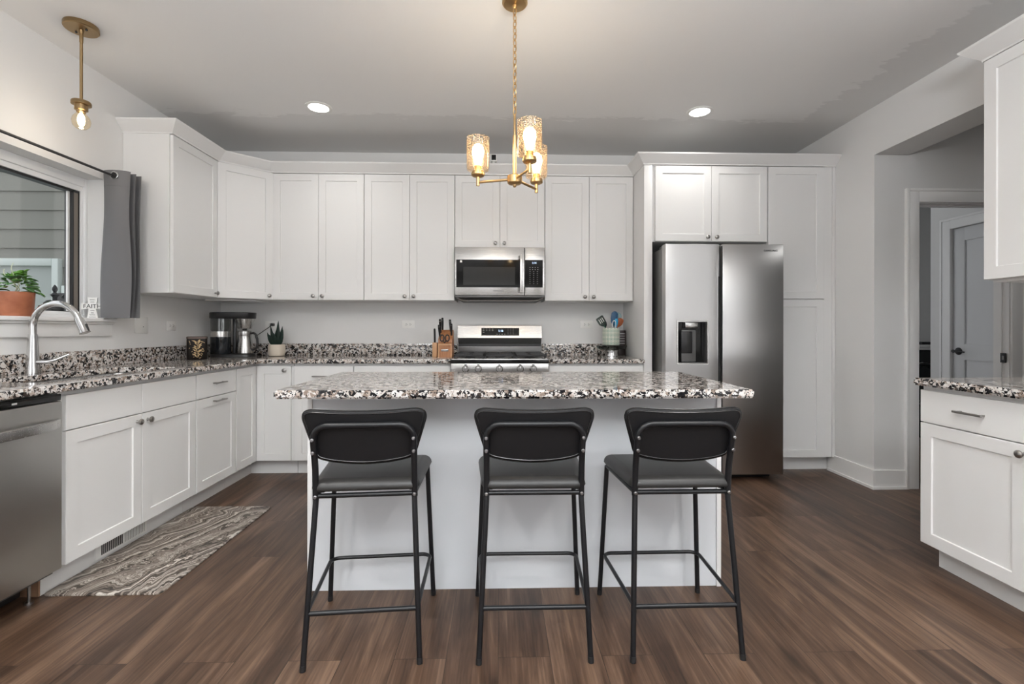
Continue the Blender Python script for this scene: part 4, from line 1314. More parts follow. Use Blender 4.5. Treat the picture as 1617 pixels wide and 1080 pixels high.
# ------------------------------------------------------------------ curtain and rod
t = thing('curtain_rod', 'thin dark metal curtain rod above the window', 'curtain rod', (-2.41, 2.5, 2.10))
MB().tube([(-2.41, 1.60, 2.10), (-2.41, 3.262, 2.10)], 0.0075, 12).build('rod', M_iron, t)
for y in (1.72, 3.235):
    bk = MB(); bk.tube([(-2.509, y, 2.10), (-2.42, y, 2.10)], 0.006, 10); bk.lathe([(0.022, 0.0), (0.022, 0.006)], (-2.5095, y, 2.10), 16, 'X')
    bk.build('bracket', M_iron, t)
t = thing('curtain', 'grey grommet curtain panel pushed to the right end of the rod', 'curtain', (-2.41, 3.1, 1.21))
nf = 5
cols = 6 * nf * 2
zt, zb = 2.135, 1.212
def cpt(k, f):
    # plan position of column k at height fraction f (0 top, 1 bottom)
    s = k / cols * nf
    i = int(min(s, nf - 1e-6)); w = s - i
    x0 = -2.478 if i % 2 == 0 else -2.330
    x1 = -2.330 if i % 2 == 0 else -2.478
    e_ = w * w * (3 - 2 * w) * 0.5 + 0.5 * w
    y = 3.072 + 0.022 * s + 0.026 * math.sin(PI * w) * (-1 if i == 0 else 0.4)
    x = x0 + (x1 - x0) * e_
    fl = 1 + 0.10 * f * math.sin(i * 2.1 + 0.4)
    x = -2.41 + (x + 2.41) * fl + 0.006 * math.sin(7 * f + s * 3)
    y += 0.010 * f * math.sin(5 * f + s * 4) - 0.012 * f
    return x, y
cu = MB()
rows = 16
grid = []
for k in range(cols + 1):
    grid.append([Vector((*cpt(k, r_ / rows), zt + (zb - zt) * r_ / rows)) for r_ in range(rows + 1)])
bmc = cu.bm
def surf(off):
    vv = []
    for k in range(cols + 1):
        a = grid[max(k - 1, 0)]; b = grid[min(k + 1, cols)]
        col = []
        for r_ in range(rows + 1):
            d_ = (b[r_] - a[r_]); nn = Vector((d_.y, -d_.x, 0)).normalized()
            col.append(bmc.verts.new(grid[k][r_] + nn * off))
        vv.append(col)
    return vv
A, B = surf(0.0012), surf(-0.0012)
for k in range(cols):
    for r_ in range(rows):
        bmc.faces.new((A[k][r_], A[k + 1][r_], A[k + 1][r_ + 1], A[k][r_ + 1]))
        bmc.faces.new((B[k][r_], B[k][r_ + 1], B[k + 1][r_ + 1], B[k + 1][r_]))
    for r_ in (0, rows):
        q = (A[k][r_], B[k][r_], B[k + 1][r_], A[k + 1][r_])
        bmc.faces.new(q)
for k in (0, cols):
    for r_ in range(rows):
        bmc.faces.new((A[k][r_], A[k][r_ + 1], B[k][r_ + 1], B[k][r_]))
cl = cu.build('cloth', M_curtain, t, angle=70)
hs = MB(); hs.tube([Vector((cpt(k, 0.105)[0], cpt(k, 0.105)[1] - 0.0022, zt + (zb - zt) * 0.105)) for k in range(0, 13)], 0.0011, 6)
hs.build('hem_seam', M_fside, cl)
gx, gy = cpt(6, 0.03)
gm = MB(); gm.tube([(gx + 0.021 * math.cos(a), gy - 0.003, 2.10 + 0.021 * math.sin(a)) for a in [2 * PI * i / 24 for i in range(24)]], 0.0048, 8, closed=True)
lab(gm.build('grommet', M_chrome, cl), 'polished metal grommet')
gm = MB(); gm.lathe([(0.019, 0.0), (0.019, 0.002)], (gx, gy - 0.002, 2.10), 20, '-Y')
gm.build('grommet_hole', M_dark, cl)

# ------------------------------------------------------------------ sill items
pc = (-2.545, 2.585)
t = thing('potted_plant', 'leafy green houseplant in a reddish clay pot on the window sill', 'plant', (pc[0], pc[1], 1.208))
pm = MB(); pm.lathe([(0.070, 1.2085), (0.072, 1.209), (0.074, 1.225), (0.0765, 1.228), (0.082, 1.335), (0.078, 1.335), (0.076, 1.325), (0.002, 1.322)], (pc[0], pc[1], 0), 40)
pot = pm.build('pot', M_terra, t)
M_leaf = mat('green_leaf', (0.13, 0.31, 0.045), 0.32)
M_leaf2 = mat('dark_leaf', (0.075, 0.19, 0.06), 0.35)
M_stem = mat('pale_stem', (0.55, 0.60, 0.45), 0.5)
def leaf(mb, base, d, L, w, droop=0.3, fold=0.25):
    d = Vector(d).normalized()
    side = d.cross(Vector((0, 0, 1)))
    side = side.normalized() if side.length > 0.01 else Vector((1, 0, 0))
    up = side.cross(d).normalized()
    prof = [(0, 0.08), (0.10, 0.40), (0.28, 0.82), (0.5, 1.0), (0.72, 0.95), (0.9, 0.62), (1.0, 0.12)]
    for sgn in (1, -1):
        pass
    top, bot = [], []
    for (u_, ww) in prof:
        c = Vector(base) + d * (L * u_) - Vector((0, 0, 1)) * (droop * L * u_ * u_)
        l = c + side * (w * ww) + up * (fold * w * ww)
        r = c - side * (w * ww) + up * (fold * w * ww)
        top.append([l, c, r])
    for off in (0.0012, -0.0012):
        vs = [[mb.bm.verts.new(q + up * off) for q in row] for row in top]
        for a, b in zip(vs[:-1], vs[1:]):
            for i in (0, 1):
                mb.bm.faces.new((a[i], a[i + 1], b[i + 1], b[i]))
        (bot if off < 0 else bot).append(vs)
    A_, B_ = bot
    for a1, a2, b1, b2 in zip(A_[:-1], A_[1:], B_[:-1], B_[1:]):
        for i in (0, 2):
            mb.bm.faces.new((a1[i], a2[i], b2[i], b1[i]))
rng = random.Random(11)
lv = [[], []]
for k in range(46):
    a = rng.uniform(0, 2 * PI); el = rng.uniform(0.05, 1.15)
    lv[k % 2].append((a, el))
for idx, (ms, nm) in enumerate(((M_leaf, 'leaves'), (M_leaf2, 'leaves'))):
    lm = MB()
    for (a, el) in lv[idx]:
        sc = rng.uniform(0.6, 1.0)
        dx = math.cos(a) * math.cos(el); dy = math.sin(a) * math.cos(el); dz_ = math.sin(el)
        if dx < -0.35:
            dx *= 0.2
        base = (pc[0] + dx * 0.05, pc[1] + dy * 0.06, 1.33 + dz_ * 0.095)
        leaf(lm, base, (dx, dy, dz_ * 0.7), 0.052 * sc + 0.016, 0.026 * sc, rng.uniform(0.1, 0.6))
    lm.build(nm, ms, t, angle=80)
sm = MB()
for (dx, dy, h_) in ((0.02, -0.055, 0.12), (0.03, -0.02, 0.155), (-0.01, 0.03, 0.07)):
    b0 = Vector((pc[0], pc[1], 1.33))
    sm.tube([b0 + Vector((dx * u_ + 0.010 * math.sin(5 * u_), dy * u_ + 0.014 * math.sin(6 * u_), h_ * u_)) for u_ in [i / 10 for i in range(11)]], 0.0032, 8, r_end=0.0018)
lab(sm.build('stems', M_stem, t), 'pale curling stems')
lm = MB(); leaf(lm, (pc[0] + 0.02, pc[1] + 0.045, 1.405), (0.05, 0.02, 1), 0.05, 0.014, 0.0, 0.3)
lm.build('young_leaf', M_leaf, t, angle=80)

# white cross
t = thing('faith_cross', 'small white cross with a word of faith on the window sill', 'ornament', (-2.53, 3.06, 1.208))
CM = Matrix.Translation((-2.53, 3.062, 1.208)) @ Matrix.Rotation(R(12), 4, 'Z') @ rect_frame((0, 0, 0), (1, 0, 0), (0, -1, 0))
cm = MB(CM); w1, w2, wt_ = 0.030, 0.020, 0.062
cm.prism([(-0.030, 0.0), (0.030, 0.0), (0.019, 0.056), (0.021, 0.060), (0.060, 0.054), (0.060, 0.094), (0.021, 0.090), (0.026, 0.130), (-0.026, 0.130), (-0.021, 0.090), (-0.060, 0.094), (-0.060, 0.054), (-0.021, 0.060), (-0.019, 0.056)], 0, 0.012, 0.001)
cb = cm.build('cross', M_white, t, angle=25)
lettering(cb, 'FAITH', 0.036, CM @ Matrix.Translation((0, 0.074, 0.0125)), M_black, 'lettering', 1.0)
sq = MB(CM)
for (x, y, w) in ((0, 0.115, 0.030), (0.0, 0.101, 0.022), (0, 0.048, 0.022), (0, 0.034, 0.014), (0, 0.022, 0.030), (0, 0.008, 0.036)):
    n_ = 16
    sq.tube([(x - w / 2 + w * i / n_, y + 0.0028 * math.sin(i * 2.3), 0.0125) for i in range(n_ + 1)], 0.0008, 5)
lab(sq.build('script_lines', M_fside, cb), 'small illegible handwritten lines')

# ------------------------------------------------------------------ wall plates
def outlet(M, label, name='wall_outlet', duplex=True, w=0.114, h=0.070, group='white wall outlets'):
    t = thing(name, label, 'outlet' if duplex else 'wall plate', M.translation, group)
    m = MB(M); m.box(-w / 2, w / 2, -h / 2, h / 2, 0.0002, 0.006, 0.002)
    pl = m.build('plate', M_white, t)
    if duplex:
        m = MB(M); m.box(-0.033, 0.033, -0.0165, 0.0165, 0.006, 0.0075, 0.001); m.build('receptacle', M_white, t)
        m = MB(M)
        for sx in (-0.018, 0.018):
            for sy in (-0.006, 0.006):
                m.box(sx - 0.005, sx + 0.004, sy - 0.0015, sy + 0.0015, 0.0072, 0.0078)
            m.box(sx + 0.008, sx + 0.012, -0.002, 0.002, 0.0072, 0.0078)
        lab(m.build('slots', M_dark, t, smooth=False), 'dark outlet slots')
    else:
        m = MB(M); m.box(0.012, 0.018, -0.014, -0.008, 0.006, 0.007); m.build('jack', M_dark, t, smooth=False)
    return t
bwM = lambda x, z: rect_frame((x, WB - 0.0005, z), (1, 0, 0), (0, -1, 0))
outlet(bwM(-0.826, 1.186), 'white wall outlet left of the range, above the granite backsplash')
outlet(bwM(0.808, 1.188), 'white wall outlet right of the range, beside the utensil crock')
outlet(bwM(-2.055, 1.180), 'white wall outlet behind the small succulent with a black plug')
outlet(rect_frame((WL + 0.0005, 3.735, 1.166), (0, 1, 0), (1, 0, 0)), 'white wall outlet on the left wall near the dark canister', w=0.105, h=0.072)
outlet(rect_frame((WL + 0.0005, 3.43, 1.168), (0, 1, 0), (1, 0, 0)), 'blank white wall plate below the grey curtain', 'wall_plate', False, 0.12, 0.114, None)

# ------------------------------------------------------------------ security camera on the crown
t = thing('security_camera', 'small white security camera with black face standing on the cabinet top', 'camera', (-0.045, 4.03, 2.527))
MB().lathe([(0.040, 2.5265), (0.040, 2.530), (0.026, 2.540), (0.012, 2.552), (0.010, 2.568)], (-0.045, 4.075, 0), 20).build('base', M_white, t)
MB().box(-0.072, -0.018, 4.050, 4.095, 2.563, 2.625, 0.008).build('housing', M_white, t)
lab(MB().box(-0.064, -0.026, 4.047, 4.052, 2.571, 2.617, 0.002).build('lens_face', M_blackglass, t), 'black lens face')

# ------------------------------------------------------------------ coffee corner
M_gold = mat('gold_print', (0.42, 0.30, 0.16), 0.35, 0.6)
M_tin = mat('dark_brown_tin', (0.010, 0.0075, 0.0065), 0.3, spec=0.25)
M_coffee = mat('dark_tank', (0.010, 0.012, 0.015), 0.12)
M_clay = mat('cream_ceramic', (0.62, 0.55, 0.46), 0.55)
M_succ = mat('dark_succulent', (0.012, 0.026, 0.020), 0.45, spec=0.3)
t = thing('canister', 'dark square canister with gold leaf design on the worktop left of the coffee maker', 'canister', (-2.335, 3.73, CT1))
TM = Matrix.Translation((-2.312, 3.735, CT1 + 0.0005)) @ Matrix.Rotation(R(34), 4, 'Z') @ Matrix.Diagonal((0.88, 0.88, 1, 1))
m = MB(TM); m.rings([rrect(-0.070, 0.070, -0.070, 0.070, 0.016, 0.0), rrect(-0.075, 0.075, -0.075, 0.075, 0.02, 0.004), rrect(-0.075, 0.075, -0.075, 0.075, 0.02, 0.158)])
cn = m.build('body', M_tin, t, angle=50)
m = MB(TM); m.rings([rrect(-0.0765, 0.0765, -0.0765, 0.0765, 0.021, 0.158), rrect(-0.0765, 0.0765, -0.0765, 0.0765, 0.021, 0.172), rrect(-0.071, 0.071, -0.071, 0.071, 0.018, 0.175)])
m.build('lid', mat('bronze_lid', (0.10, 0.07, 0.06), 0.35, 0.5), t, angle=50)
m = MB(TM @ rect_frame((0, -0.0752, 0), (1, 0, 0), (0, -1, 0)))
rg = random.Random(3)
m.tube([(0.004 * math.sin(i), 0.02 + i * 0.012, 0.0004) for i in range(11)], 0.0012, 5)
for i in range(20):
    y = 0.022 + i * 0.0063; s = 1 if i % 2 else -1
    Lf = rg.uniform(0.018, 0.045); an = rg.uniform(0.2, 1.1)
    d_ = Vector((s * math.cos(an), math.sin(an), 0)); p_ = Vector((-d_.y, d_.x, 0)); b_ = Vector((0.003 * s, y, 0.0003))
    m.rings([[b_, b_ + d_ * Lf * 0.5 + p_ * 0.0045, b_ + d_ * Lf, b_ + d_ * Lf * 0.5 - p_ * 0.0045], [q + Vector((0, 0, 0.0006)) for q in (b_, b_ + d_ * Lf * 0.5 + p_ * 0.0045, b_ + d_ * Lf, b_ + d_ * Lf * 0.5 - p_ * 0.0045)]])
for i in range(34):
    b_ = Vector((rg.uniform(-0.055, 0.055), rg.uniform(0.015, 0.140), 0.0002)); an = rg.uniform(0, 2 * PI); Lf = rg.uniform(0.010, 0.026)
    d_ = Vector((math.cos(an), math.sin(an), 0)); p_ = Vector((-d_.y, d_.x, 0))
    if abs((b_ + d_ * Lf).x) < 0.066 and 0.008 < (b_ + d_ * Lf).y < 0.15:
        m.rings([[b_, b_ + d_ * Lf * 0.5 + p_ * 0.0026, b_ + d_ * Lf, b_ + d_ * Lf * 0.5 - p_ * 0.0026], [q + Vector((0, 0, 0.0005)) for q in (b_, b_ + d_ * Lf * 0.5 + p_ * 0.0026, b_ + d_ * Lf, b_ + d_ * Lf * 0.5 - p_ * 0.0026)]])
m.build('leaf_print', M_gold, cn, smooth=False)

t = thing('coffee_maker', 'drip coffee maker with clear water tank and steel carafe in the corner', 'coffee maker', (-2.24, 4.06, CT1))
KM = Matrix.Translation((-2.212, 4.06, CT1 + 0.0005)) @ Matrix.Rotation(R(12), 4, 'Z')
def stad(x0, x1, r, z, k=12):
    p = []
    for (c0, a0) in ((x1 - r, -90), (x0 + r, 90)):
        for i in range(k + 1):
            a = R(a0 + 180 * i / k); p.append((c0 + r * math.cos(a), r * math.sin(a), z))
    return p
m = MB(KM); m.rings([stad(-0.172, 0.165, 0.078, 0), stad(-0.172, 0.165, 0.078, 0.022), stad(-0.168, 0.161, 0.074, 0.026)])
lab(m.build('base', M_black, t, angle=50), 'black base')
m = MB(KM); m.rings([stad(-0.175, 0.165, 0.080, 0.318), stad(-0.178, 0.168, 0.083, 0.322), stad(-0.178, 0.172, 0.083, 0.366), stad(-0.172, 0.168, 0.078, 0.370)])
lab(m.build('head', M_black, t, angle=50), 'black brewing head')
m = MB(KM); m.lathe([(0.074, 0.026), (0.076, 0.030), (0.076, 0.165), (0.074, 0.167)], (-0.096, 0, 0), 32)
lab(m.build('tank_jacket', M_coffee, t), 'glossy black lower tank')
m = MB(KM); m.lathe([(0.0755, 0.167), (0.0755, 0.212)], (-0.096, 0, 0), 32)
m.build('tank_band', M_steel, t)
m = MB(KM); m.lathe([(0.074, 0.212), (0.074, 0.318), (0.071, 0.318), (0.071, 0.212)], (-0.096, 0, 0), 32, cap0=False, cap1=False)
m.build('water_tank', M_smoke, t)
m = MB(KM); m.tube([(-0.085, 0.03, 0.03), (-0.085, 0.03, 0.32)], 0.012, 12); m.build('riser_tube', M_chrome, t)
m = MB(KM); m.box(-0.018, 0.006, 0.03, 0.072, 0.024, 0.32, 0.004); m.build('column', M_black, t)
m = MB(KM); m.lathe([(0.052, 0.236), (0.054, 0.240), (0.074, 0.318)], (0.084, 0, 0), 32)
m.build('filter_basket', M_steel, t)
m = MB(KM); m.lathe([(0.014, 0.222), (0.018, 0.226), (0.018, 0.237)], (0.084, 0, 0), 16); m.build('drip_nozzle', M_black, t)
ct = thing('carafe', 'stainless thermal carafe with black handle under the coffee filter', 'carafe', (KM @ Vector((0.084, 0, 0.027)))[:])
m = MB(KM); m.lathe([(0.062, 0.0275), (0.066, 0.032), (0.065, 0.060), (0.056, 0.130), (0.050, 0.175), (0.051, 0.180)], (0.084, 0, 0), 36)
m.build('body', M_steel, ct)
m = MB(KM); m.lathe([(0.051, 0.1805), (0.052, 0.19), (0.052, 0.212), (0.048, 0.216), (0.016, 0.218)], (0.084, 0, 0), 36)
m.build('lid', M_steel, ct)
m = MB(KM); m.tube([(0.132, -0.01, 0.196), (0.155, -0.016, 0.200), (0.172, -0.02, 0.188), (0.184, -0.023, 0.150), (0.188, -0.024, 0.110), (0.180, -0.023, 0.075), (0.160, -0.018, 0.062), (0.145, -0.014, 0.060)], 0.0095, 10)
lab(m.build('handle', M_black, ct), 'black carafe handle')
t = thing('power_cord', 'black power cord running from the coffee maker up to the outlet', 'cord', (-2.05, 4.2, 1.08))
pw_ = Vector((-2.037, 4.388, 1.180))
MB().tube([(-2.12, 4.17, 0.925), (-2.075, 4.20, 0.945), (-2.10, 4.23, 1.02), (-2.13, 4.25, 1.075), (-2.10, 4.28, 1.105), (-2.045, 4.33, 1.160), pw_ + Vector((0, -0.045, 0.0)), pw_ + Vector((0, -0.03, 0))], 0.0035, 8).build('cable', M_black, t)
MB().box(pw_.x - 0.013, pw_.x + 0.013, 4.350, 4.3905, 1.168, 1.194, 0.005).build('plug', M_black, t)

t = thing('potted_succulent', 'small dark spiky succulent in a cream ceramic pot on the back worktop', 'plant', (-1.921, 4.20, CT1))
sx_, sy_ = -1.921, 4.20
MB().lathe([(0.052, CT1 + 0.0005), (0.060, CT1 + 0.004), (0.070, CT1 + 0.03), (0.069, CT1 + 0.07), (0.065, CT1 + 0.098), (0.061, CT1 + 0.100), (0.059, CT1 + 0.090), (0.002, CT1 + 0.088)], (sx_, sy_, 0), 36).build('pot', M_clay, t)
for k, (dx, dy, h_, w_) in enumerate(((0.010, 0.0, 0.205, 0.018), (-0.045, 0.005, 0.165, 0.014), (0.052, -0.02, 0.130, 0.017), (-0.055, -0.02, 0.105, 0.017), (0.0, -0.045, 0.10, 0.022), (0.03, 0.02, 0.16, 0.016), (-0.02, 0.03, 0.12, 0.017), (0.025, -0.04, 0.085, 0.020), (-0.03, -0.04, 0.085, 0.020))):
    b0 = Vector((sx_ + dx * 0.35, sy_ + dy * 0.35, CT1 + 0.085)); tp = Vector((sx_ + dx * 1.25, sy_ + dy * 1.25, CT1 + 0.098 + h_))
    rs = []
    for u_, ww in ((0, 0.75), (0.25, 1.0), (0.5, 0.85), (0.8, 0.4), (1.0, 0.05)):
        c = b0 + (tp - b0) * u_ + Vector((dx, dy, 0)) * 0.3 * u_ * (1 - u_)
        w_x = w_ * 1.35
        rs.append([c + Vector((w_x * ww, 0, 0)), c + Vector((0, w_ * 0.45 * ww, 0)), c - Vector((w_x * ww, 0, 0)), c - Vector((0, w_ * 0.45 * ww, 0))])
    MB().rings(rs).build('leaf', M_succ, t, angle=60)

# ------------------------------------------------------------------ knife block
t = thing('knife_block', 'wooden knife block with a slanted front on the worktop left of the range', 'knife block', (-0.435, 4.06, CT1))
BM_ = Matrix.Translation((-0.445, 4.06, CT1 + 0.0005))
bx = 0.058
m = MB(BM_)
pf = [(-0.085, 0.0), (0.085, 0.0), (0.095, 0.205), (0.045, 0.228), (-0.060, 0.150), (-0.066, 0.120), (-0.080, 0.112)]
m.rings([[(-bx, y, z) for (y, z) in pf], [(bx, y, z) for (y, z) in pf]])
kb = m.build('block', M_block, t, angle=20)
m = MB(BM_)
for s in (-1, 1):
    m.rings([[(s * bx + s * 0.0, -0.086, 0.0), (s * bx - s * 0.010, -0.086, 0.0), (s * bx - s * 0.010, -0.081, 0.113), (s * bx, -0.081, 0.113)], [(s * bx, -0.092, 0.0), (s * bx - s * 0.010, -0.092, 0.0), (s * bx - s * 0.010, -0.087, 0.113), (s * bx, -0.087, 0.113)]])
m.box(-bx, bx, -0.090, -0.0835, 0.100, 0.114)
m.build('front_frame', M_lightwood, kb, angle=20)
m = MB(BM_); m.box(-0.032, 0.028, -0.0875, -0.084, 0.050, 0.068, 0.001); lab(m.build('badge', M_knob, kb), 'silver badge plate')
G_K = 'black handled knives in the wooden block'
def knife(x, y, z, L, w, label, lean=0.15, name='knife'):
    t = thing(name, label, 'knife', (-0.445 + x, 4.06 + y, CT1 + z), G_K)
    d_ = Vector((0.0, -0.30, 1.0)).normalized(); d_ = (d_ + Vector((lean, 0, 0))).normalized()
    b_ = Vector((-0.445 + x, 4.06 + y, CT1 + z))
    s_ = Vector((1, 0, 0)); q_ = d_.cross(s_).normalized()
    def sec(u_, a, c):
        o_ = b_ + d_ * (L * u_)
        return [o_ + s_ * a * math.cos(k) + q_ * c * math.sin(k) for k in [2 * PI * i / 12 for i in range(12)]]
    MB().rings([sec(0, w * 0.75, w * 1.1), sec(0.2, w * 0.8, w * 1.25), sec(0.5, w * 0.95, w * 1.3), sec(0.8, w, w * 1.5), sec(0.97, w * 0.9, w * 1.4), sec(1.0, w * 0.4, w * 0.7)]).build('handle', M_black, t, angle=60)
    MB().rings([sec(0.83, w * 1.04, w * 1.54), sec(0.88, w * 1.04, w * 1.54)]).build('end_band', M_steel, t)
    MB().rings([sec(-0.16, w * 0.5, w * 1.0), sec(0.0, w * 0.7, w * 1.05)]).build('bolster', M_steel, t)
knife(-0.048, 0.020, 0.200, 0.125, 0.0105, 'tallest black handled knife at the rear left of the block', -0.02)
knife(-0.036, 0.055, 0.225, 0.110, 0.0100, 'black handled knife behind the tallest one in the block', 0.02)
knife(-0.050, -0.020, 0.170, 0.105, 0.0100, 'black handled knife at the front left corner of the block', -0.05)
knife(0.036, 0.035, 0.210, 0.110, 0.0105, 'taller black handled knife at the right of the block', -0.04)
knife(0.046, -0.010, 0.180, 0.105, 0.0095, 'shorter black handled knife at the right of the block', 0.02)
t = thing('scissors', 'black handled kitchen scissors standing in the front of the knife block', 'scissors', (-0.445, 3.99, CT1 + 0.15))
for s in (-1, 1):
    m = MB(BM_); c_ = (s * 0.022 - 0.003, -0.084, 0.160)
    m.tube([(c_[0] + 0.016 * math.cos(a), c_[1] + 0.006 * math.sin(a), c_[2] + 0.026 * math.sin(a)) for a in [2 * PI * i / 20 for i in range(20)]], 0.0052, 8, closed=True)
    m.tube([(c_[0] - s * 0.010, c_[1] - 0.004, c_[2] - 0.022), (-0.003, -0.086, 0.1185)], 0.004, 8)
    m.build('finger_loop', M_black, t)
t = thing('honing_steel', 'black handled honing tool in a slim pale wood holder left of the knife block', 'sharpener', (-0.535, 4.06, CT1))
m = MB(); m.box(-0.553, -0.513, 4.00, 4.06, CT1 + 0.0005, CT1 + 0.122, 0.003); m.build('holder', M_lightwood, t, angle=25)
m = MB(); m.tube([(-0.536, 4.03, CT1 + 0.120), (-0.536, 4.025, CT1 + 0.175), (-0.537, 4.02, CT1 + 0.235)], 0.0085, 10); m.tube([(-0.537, 4.02, CT1 + 0.233), (-0.537, 4.0195, CT1 + 0.24)], 0.006, 10)
lab(m.build('handle', M_black, t), 'black handle')

# ------------------------------------------------------------------ utensil crock on a pedestal
ux, uy = 0.985, 4.16
t = thing('pedestal_stand', 'round glass topped pedestal stand with steel foot on the right back worktop', 'stand', (ux, uy, CT1))
lab(MB().lathe([(0.056, CT1 + 0.0005), (0.058, CT1 + 0.003), (0.053, CT1 + 0.030), (0.056, CT1 + 0.052), (0.030, CT1 + 0.055)], (ux, uy, 0), 36).build('foot', M_chrome, t), 'polished steel foot')
MB().lathe([(0.030, CT1 + 0.0555), (0.090, CT1 + 0.057), (0.122, CT1 + 0.066), (0.134, CT1 + 0.092), (0.132, CT1 + 0.095), (0.002, CT1 + 0.095)], (ux, uy, 0), 40).build('dish', M_dish, t)
m_cr = mat('patterned_crock', (0.62, 0.66, 0.58), 0.35)
tt = NT(m_cr)
mp = tt.coord(kind='Object')
sp_ = tt.n('ShaderNodeSeparateXYZ'); tt.l(mp, 'Vector', sp_, 'Vector')
at_ = tt.n('ShaderNodeMath', operation='ARCTAN2'); tt.l(sp_, 'Y', at_, 0); tt.l(sp_, 'X', at_, 1)
m1 = tt.n('ShaderNodeMath', operation='MULTIPLY'); m1.inputs[1].default_value = 8.0; tt.l(at_, 'Value', m1, 0)
m2 = tt.n('ShaderNodeMath', operation='MULTIPLY'); m2.inputs[1].default_value = 88.0; tt.l(sp_, 'Z', m2, 0)
s1 = tt.n('ShaderNodeMath', operation='SINE'); tt.l(m1, 'Value', s1, 0)
s2 = tt.n('ShaderNodeMath', operation='SINE'); tt.l(m2, 'Value', s2, 0)
pm_ = tt.n('ShaderNodeMath', operation='MULTIPLY'); tt.l(s1, 'Value', pm_, 0); tt.l(s2, 'Value', pm_, 1)
ab = tt.n('ShaderNodeMath', operation='ABSOLUTE'); tt.l(pm_, 'Value', ab, 0)
rr_ = tt.ramp([(0.0, (0.70, 0.72, 0.62)), (0.16, (0.70, 0.72, 0.62)), (0.20, (0.06, 0.12, 0.10)), (0.40, (0.08, 0.16, 0.13)), (0.44, (0.70, 0.72, 0.62)), (0.70, (0.70, 0.72, 0.62)), (0.76, (0.22, 0.34, 0.27))])
tt.l(ab, 'Value', rr_, 'Fac'); tt.l(rr_, 'Color', tt.b, 'Base Color')
cz0 = CT1 + 0.0965
cr = thing('utensil_crock', 'cream and green patterned crock full of cooking utensils on the pedestal', 'crock', (ux - 0.005, uy, cz0))
MB().lathe([(0.068, cz0), (0.074, cz0 + 0.004), (0.076, cz0 + 0.150), (0.072, cz0 + 0.151), (0.070, cz0 + 0.010), (0.002, cz0 + 0.008)], (ux - 0.005, uy, 0), 40).build('jar', m_cr, cr)
G_U = 'cooking utensils in the crock'
def utensil(name, label, cat, m, d_, L, w, h, head=None, handle_m=None, dx=0.0, dy=0.0, slots=False, flat=0.004, twist=0.0):
    t = thing(name, label, cat, (ux - 0.005 + dx, uy + dy, cz0 + 0.012), G_U)
    b_ = Vector((ux - 0.005 + dx, uy + dy, cz0 + 0.014))
    d_ = Vector(d_).normalized()
    e_ = b_ + d_ * L
    MB().tube([b_, e_], 0.0052, 8).build('shaft', handle_m or m, t)
    s_ = Vector((math.cos(twist), math.sin(twist), 0)); s_ = (s_ - d_ * s_.dot(d_)).normalized(); q_ = d_.cross(s_)
    pr = head or [(0, 0.25), (0.15, 0.7), (0.4, 1.0), (0.75, 1.0), (0.93, 0.8), (1.0, 0.35)]
    rs = []
    for u_, ww in pr:
        c = e_ - d_ * 0.006 + d_ * (h * u_)
        a = w * ww
        rs.append([c + s_ * a * math.cos(k) + q_ * (flat * (0.6 + 0.4 * ww)) * math.sin(k) for k in [2 * PI * i / 14 for i in range(14)]])
    hd = MB().rings(rs).build('head', m, t, angle=60)
    if slots:
        sm_ = MB()
        for k in (-0.45, 0.0, 0.45):
            c0 = e_ + d_ * h * 0.32 + s_ * w * k; c1 = e_ + d_ * h * 0.75 + s_ * w * k
            for sg in (-1, 1):
                sm_.tube([c0 + q_ * flat * sg * 0.75, c1 + q_ * flat * sg * 0.75], 0.0034, 6)
        lab(sm_.build('slots', M_white, hd), 'pale slots')
    return t
mk = lambda n_, c_: mat(n_, c_, 0.4)
utensil('slotted_turner', 'dark green slotted turner leaning left in the crock', 'utensil', mk('dark_green_nylon', (0.02, 0.035, 0.028)), (-0.62, -0.05, 1), 0.185, 0.038, 0.092, [(0, 0.25), (0.18, 0.7), (0.35, 0.95), (0.9, 1.0), (1.0, 0.9)], mk('green_handle', (0.01, 0.11, 0.06)), 0.030, -0.022, True, twist=0.2)
utensil('serving_spoon', 'short black spoon handle in the crock beside the green turner', 'utensil', mk('black_nylon', (0.012, 0.012, 0.016)), (-0.16, -0.14, 1), 0.150, 0.015, 0.055, dx=-0.028, dy=0.012)
utensil('spatula', 'dark blue spatula in the middle of the crock', 'utensil', mk('deep_blue_silicone', (0.012, 0.075, 0.17)), (0.12, 0.0, 1), 0.170, 0.031, 0.120, [(0, 0.3), (0.2, 0.8), (0.5, 1), (0.85, 0.9), (1.0, 0.3)], dx=0.0, dy=-0.004)
utensil('spatula', 'bright light blue narrow spatula in the crock', 'utensil', mk('bright_blue_silicone', (0.03, 0.33, 0.60)), (0.08, -0.10, 1), 0.150, 0.016, 0.075, dx=0.022, dy=-0.018)
utensil('spoon', 'orange brown spoon leaning right in the crock', 'utensil', mk('rust_silicone', (0.30, 0.075, 0.02)), (0.46, -0.04, 1), 0.168, 0.028, 0.080, dx=-0.006, dy=0.018)
utensil('ladle', 'large clear grey green ladle standing at the back of the crock', 'utensil', mk('grey_green_plastic', (0.26, 0.38, 0.40)), (0.24, 0.08, 1), 0.185, 0.046, 0.105, dx=0.004, dy=0.038)
t = thing('whisk', 'white handled whisk loop in the front of the crock', 'utensil', (ux, uy - 0.03, cz0 + 0.012), G_U)
MB().tube([(ux - 0.002, uy - 0.035, cz0 + 0.014), (ux + 0.004, uy - 0.048, cz0 + 0.150)], 0.005, 8).build('shaft', M_white, t)
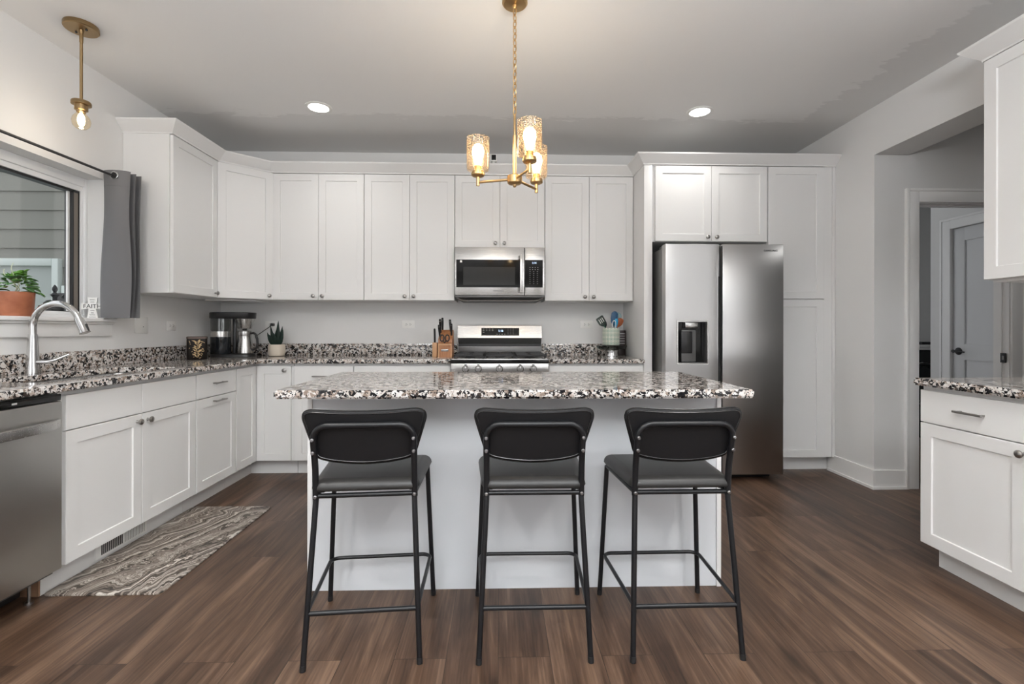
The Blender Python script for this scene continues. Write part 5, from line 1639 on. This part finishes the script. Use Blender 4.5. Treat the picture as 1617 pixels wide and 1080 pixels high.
MB().tube([(ux + 0.010 + 0.014 * math.cos(a), uy - 0.050, cz0 + 0.180 + 0.034 * math.sin(a)) for a in [2 * PI * i / 18 for i in range(18)]], 0.003, 6, closed=True).build('loop', M_white, t)
t = thing('spice_box', 'dark printed box standing right of the utensil crock', 'box', (1.085, 4.29, CT1))
m = MB(); m.box(1.078, 1.143, 4.290, 4.350, CT1 + 0.0005, CT1 + 0.225, 0.002)
sb = m.build('carton', mat('dark_maroon_carton', (0.030, 0.018, 0.018), 0.4), t, angle=25)
m = MB()
for k in range(5):
    m.box(1.085, 1.136, 4.2885, 4.2905, CT1 + 0.105 + k * 0.022, CT1 + 0.111 + k * 0.022)
lab(m.build('print', M_print, sb, smooth=False), 'pale printed lines')

# ------------------------------------------------------------------ utility room
t = thing('washing_machine', 'dark front loading washing machine seen through the doorway', 'washing machine', (4.45, 5.2, 0))
MB().box(4.11, 4.79, 4.90, 5.56, 0.012, 0.93, 0.012).build('cabinet', M_coffee, t)
m = MB(); m.tube([(4.45 + 0.20 * math.cos(a), 4.893, 0.58 + 0.20 * math.sin(a)) for a in [2 * PI * i / 40 for i in range(40)]], 0.020, 10, closed=True)
dr = m.build('door_ring', M_blackmetal, t)
m = MB(); m.tube([(4.45 + 0.222 * math.cos(a), 4.888, 0.58 + 0.222 * math.sin(a)) for a in [R(95 + 110 * i / 20) for i in range(21)]], 0.006, 8)
m.build('door_trim', M_steel, dr)
for sx in (4.16, 4.74):
    for sy in (4.95, 5.5):
        MB().lathe([(0.02, 0.0), (0.02, 0.02)], (sx, sy, 0), 12).build('foot', M_black, t)
t = thing('utility_shelf', 'white shelf board above the washing machine', 'shelf', (4.4, 5.2, 0.94))
sm_ = MB(); sm_.box(3.60, 5.19, 4.87, 5.578, 0.955, 0.985, 0.003); sm_.box(3.60, 5.19, 4.875, 4.895, 0.932, 0.955, 0.002); sm_.box(3.60, 3.62, 4.90, 5.57, 0, 0.955)
sm_.build('board', M_trim, t, angle=25)
t = thing('charger', 'small black object lying on the white utility shelf', 'box', (4.55, 5.0, 0.985))
MB().box(4.48, 4.62, 4.95, 5.03, 0.9855, 1.015, 0.004).build('body', M_black, t)
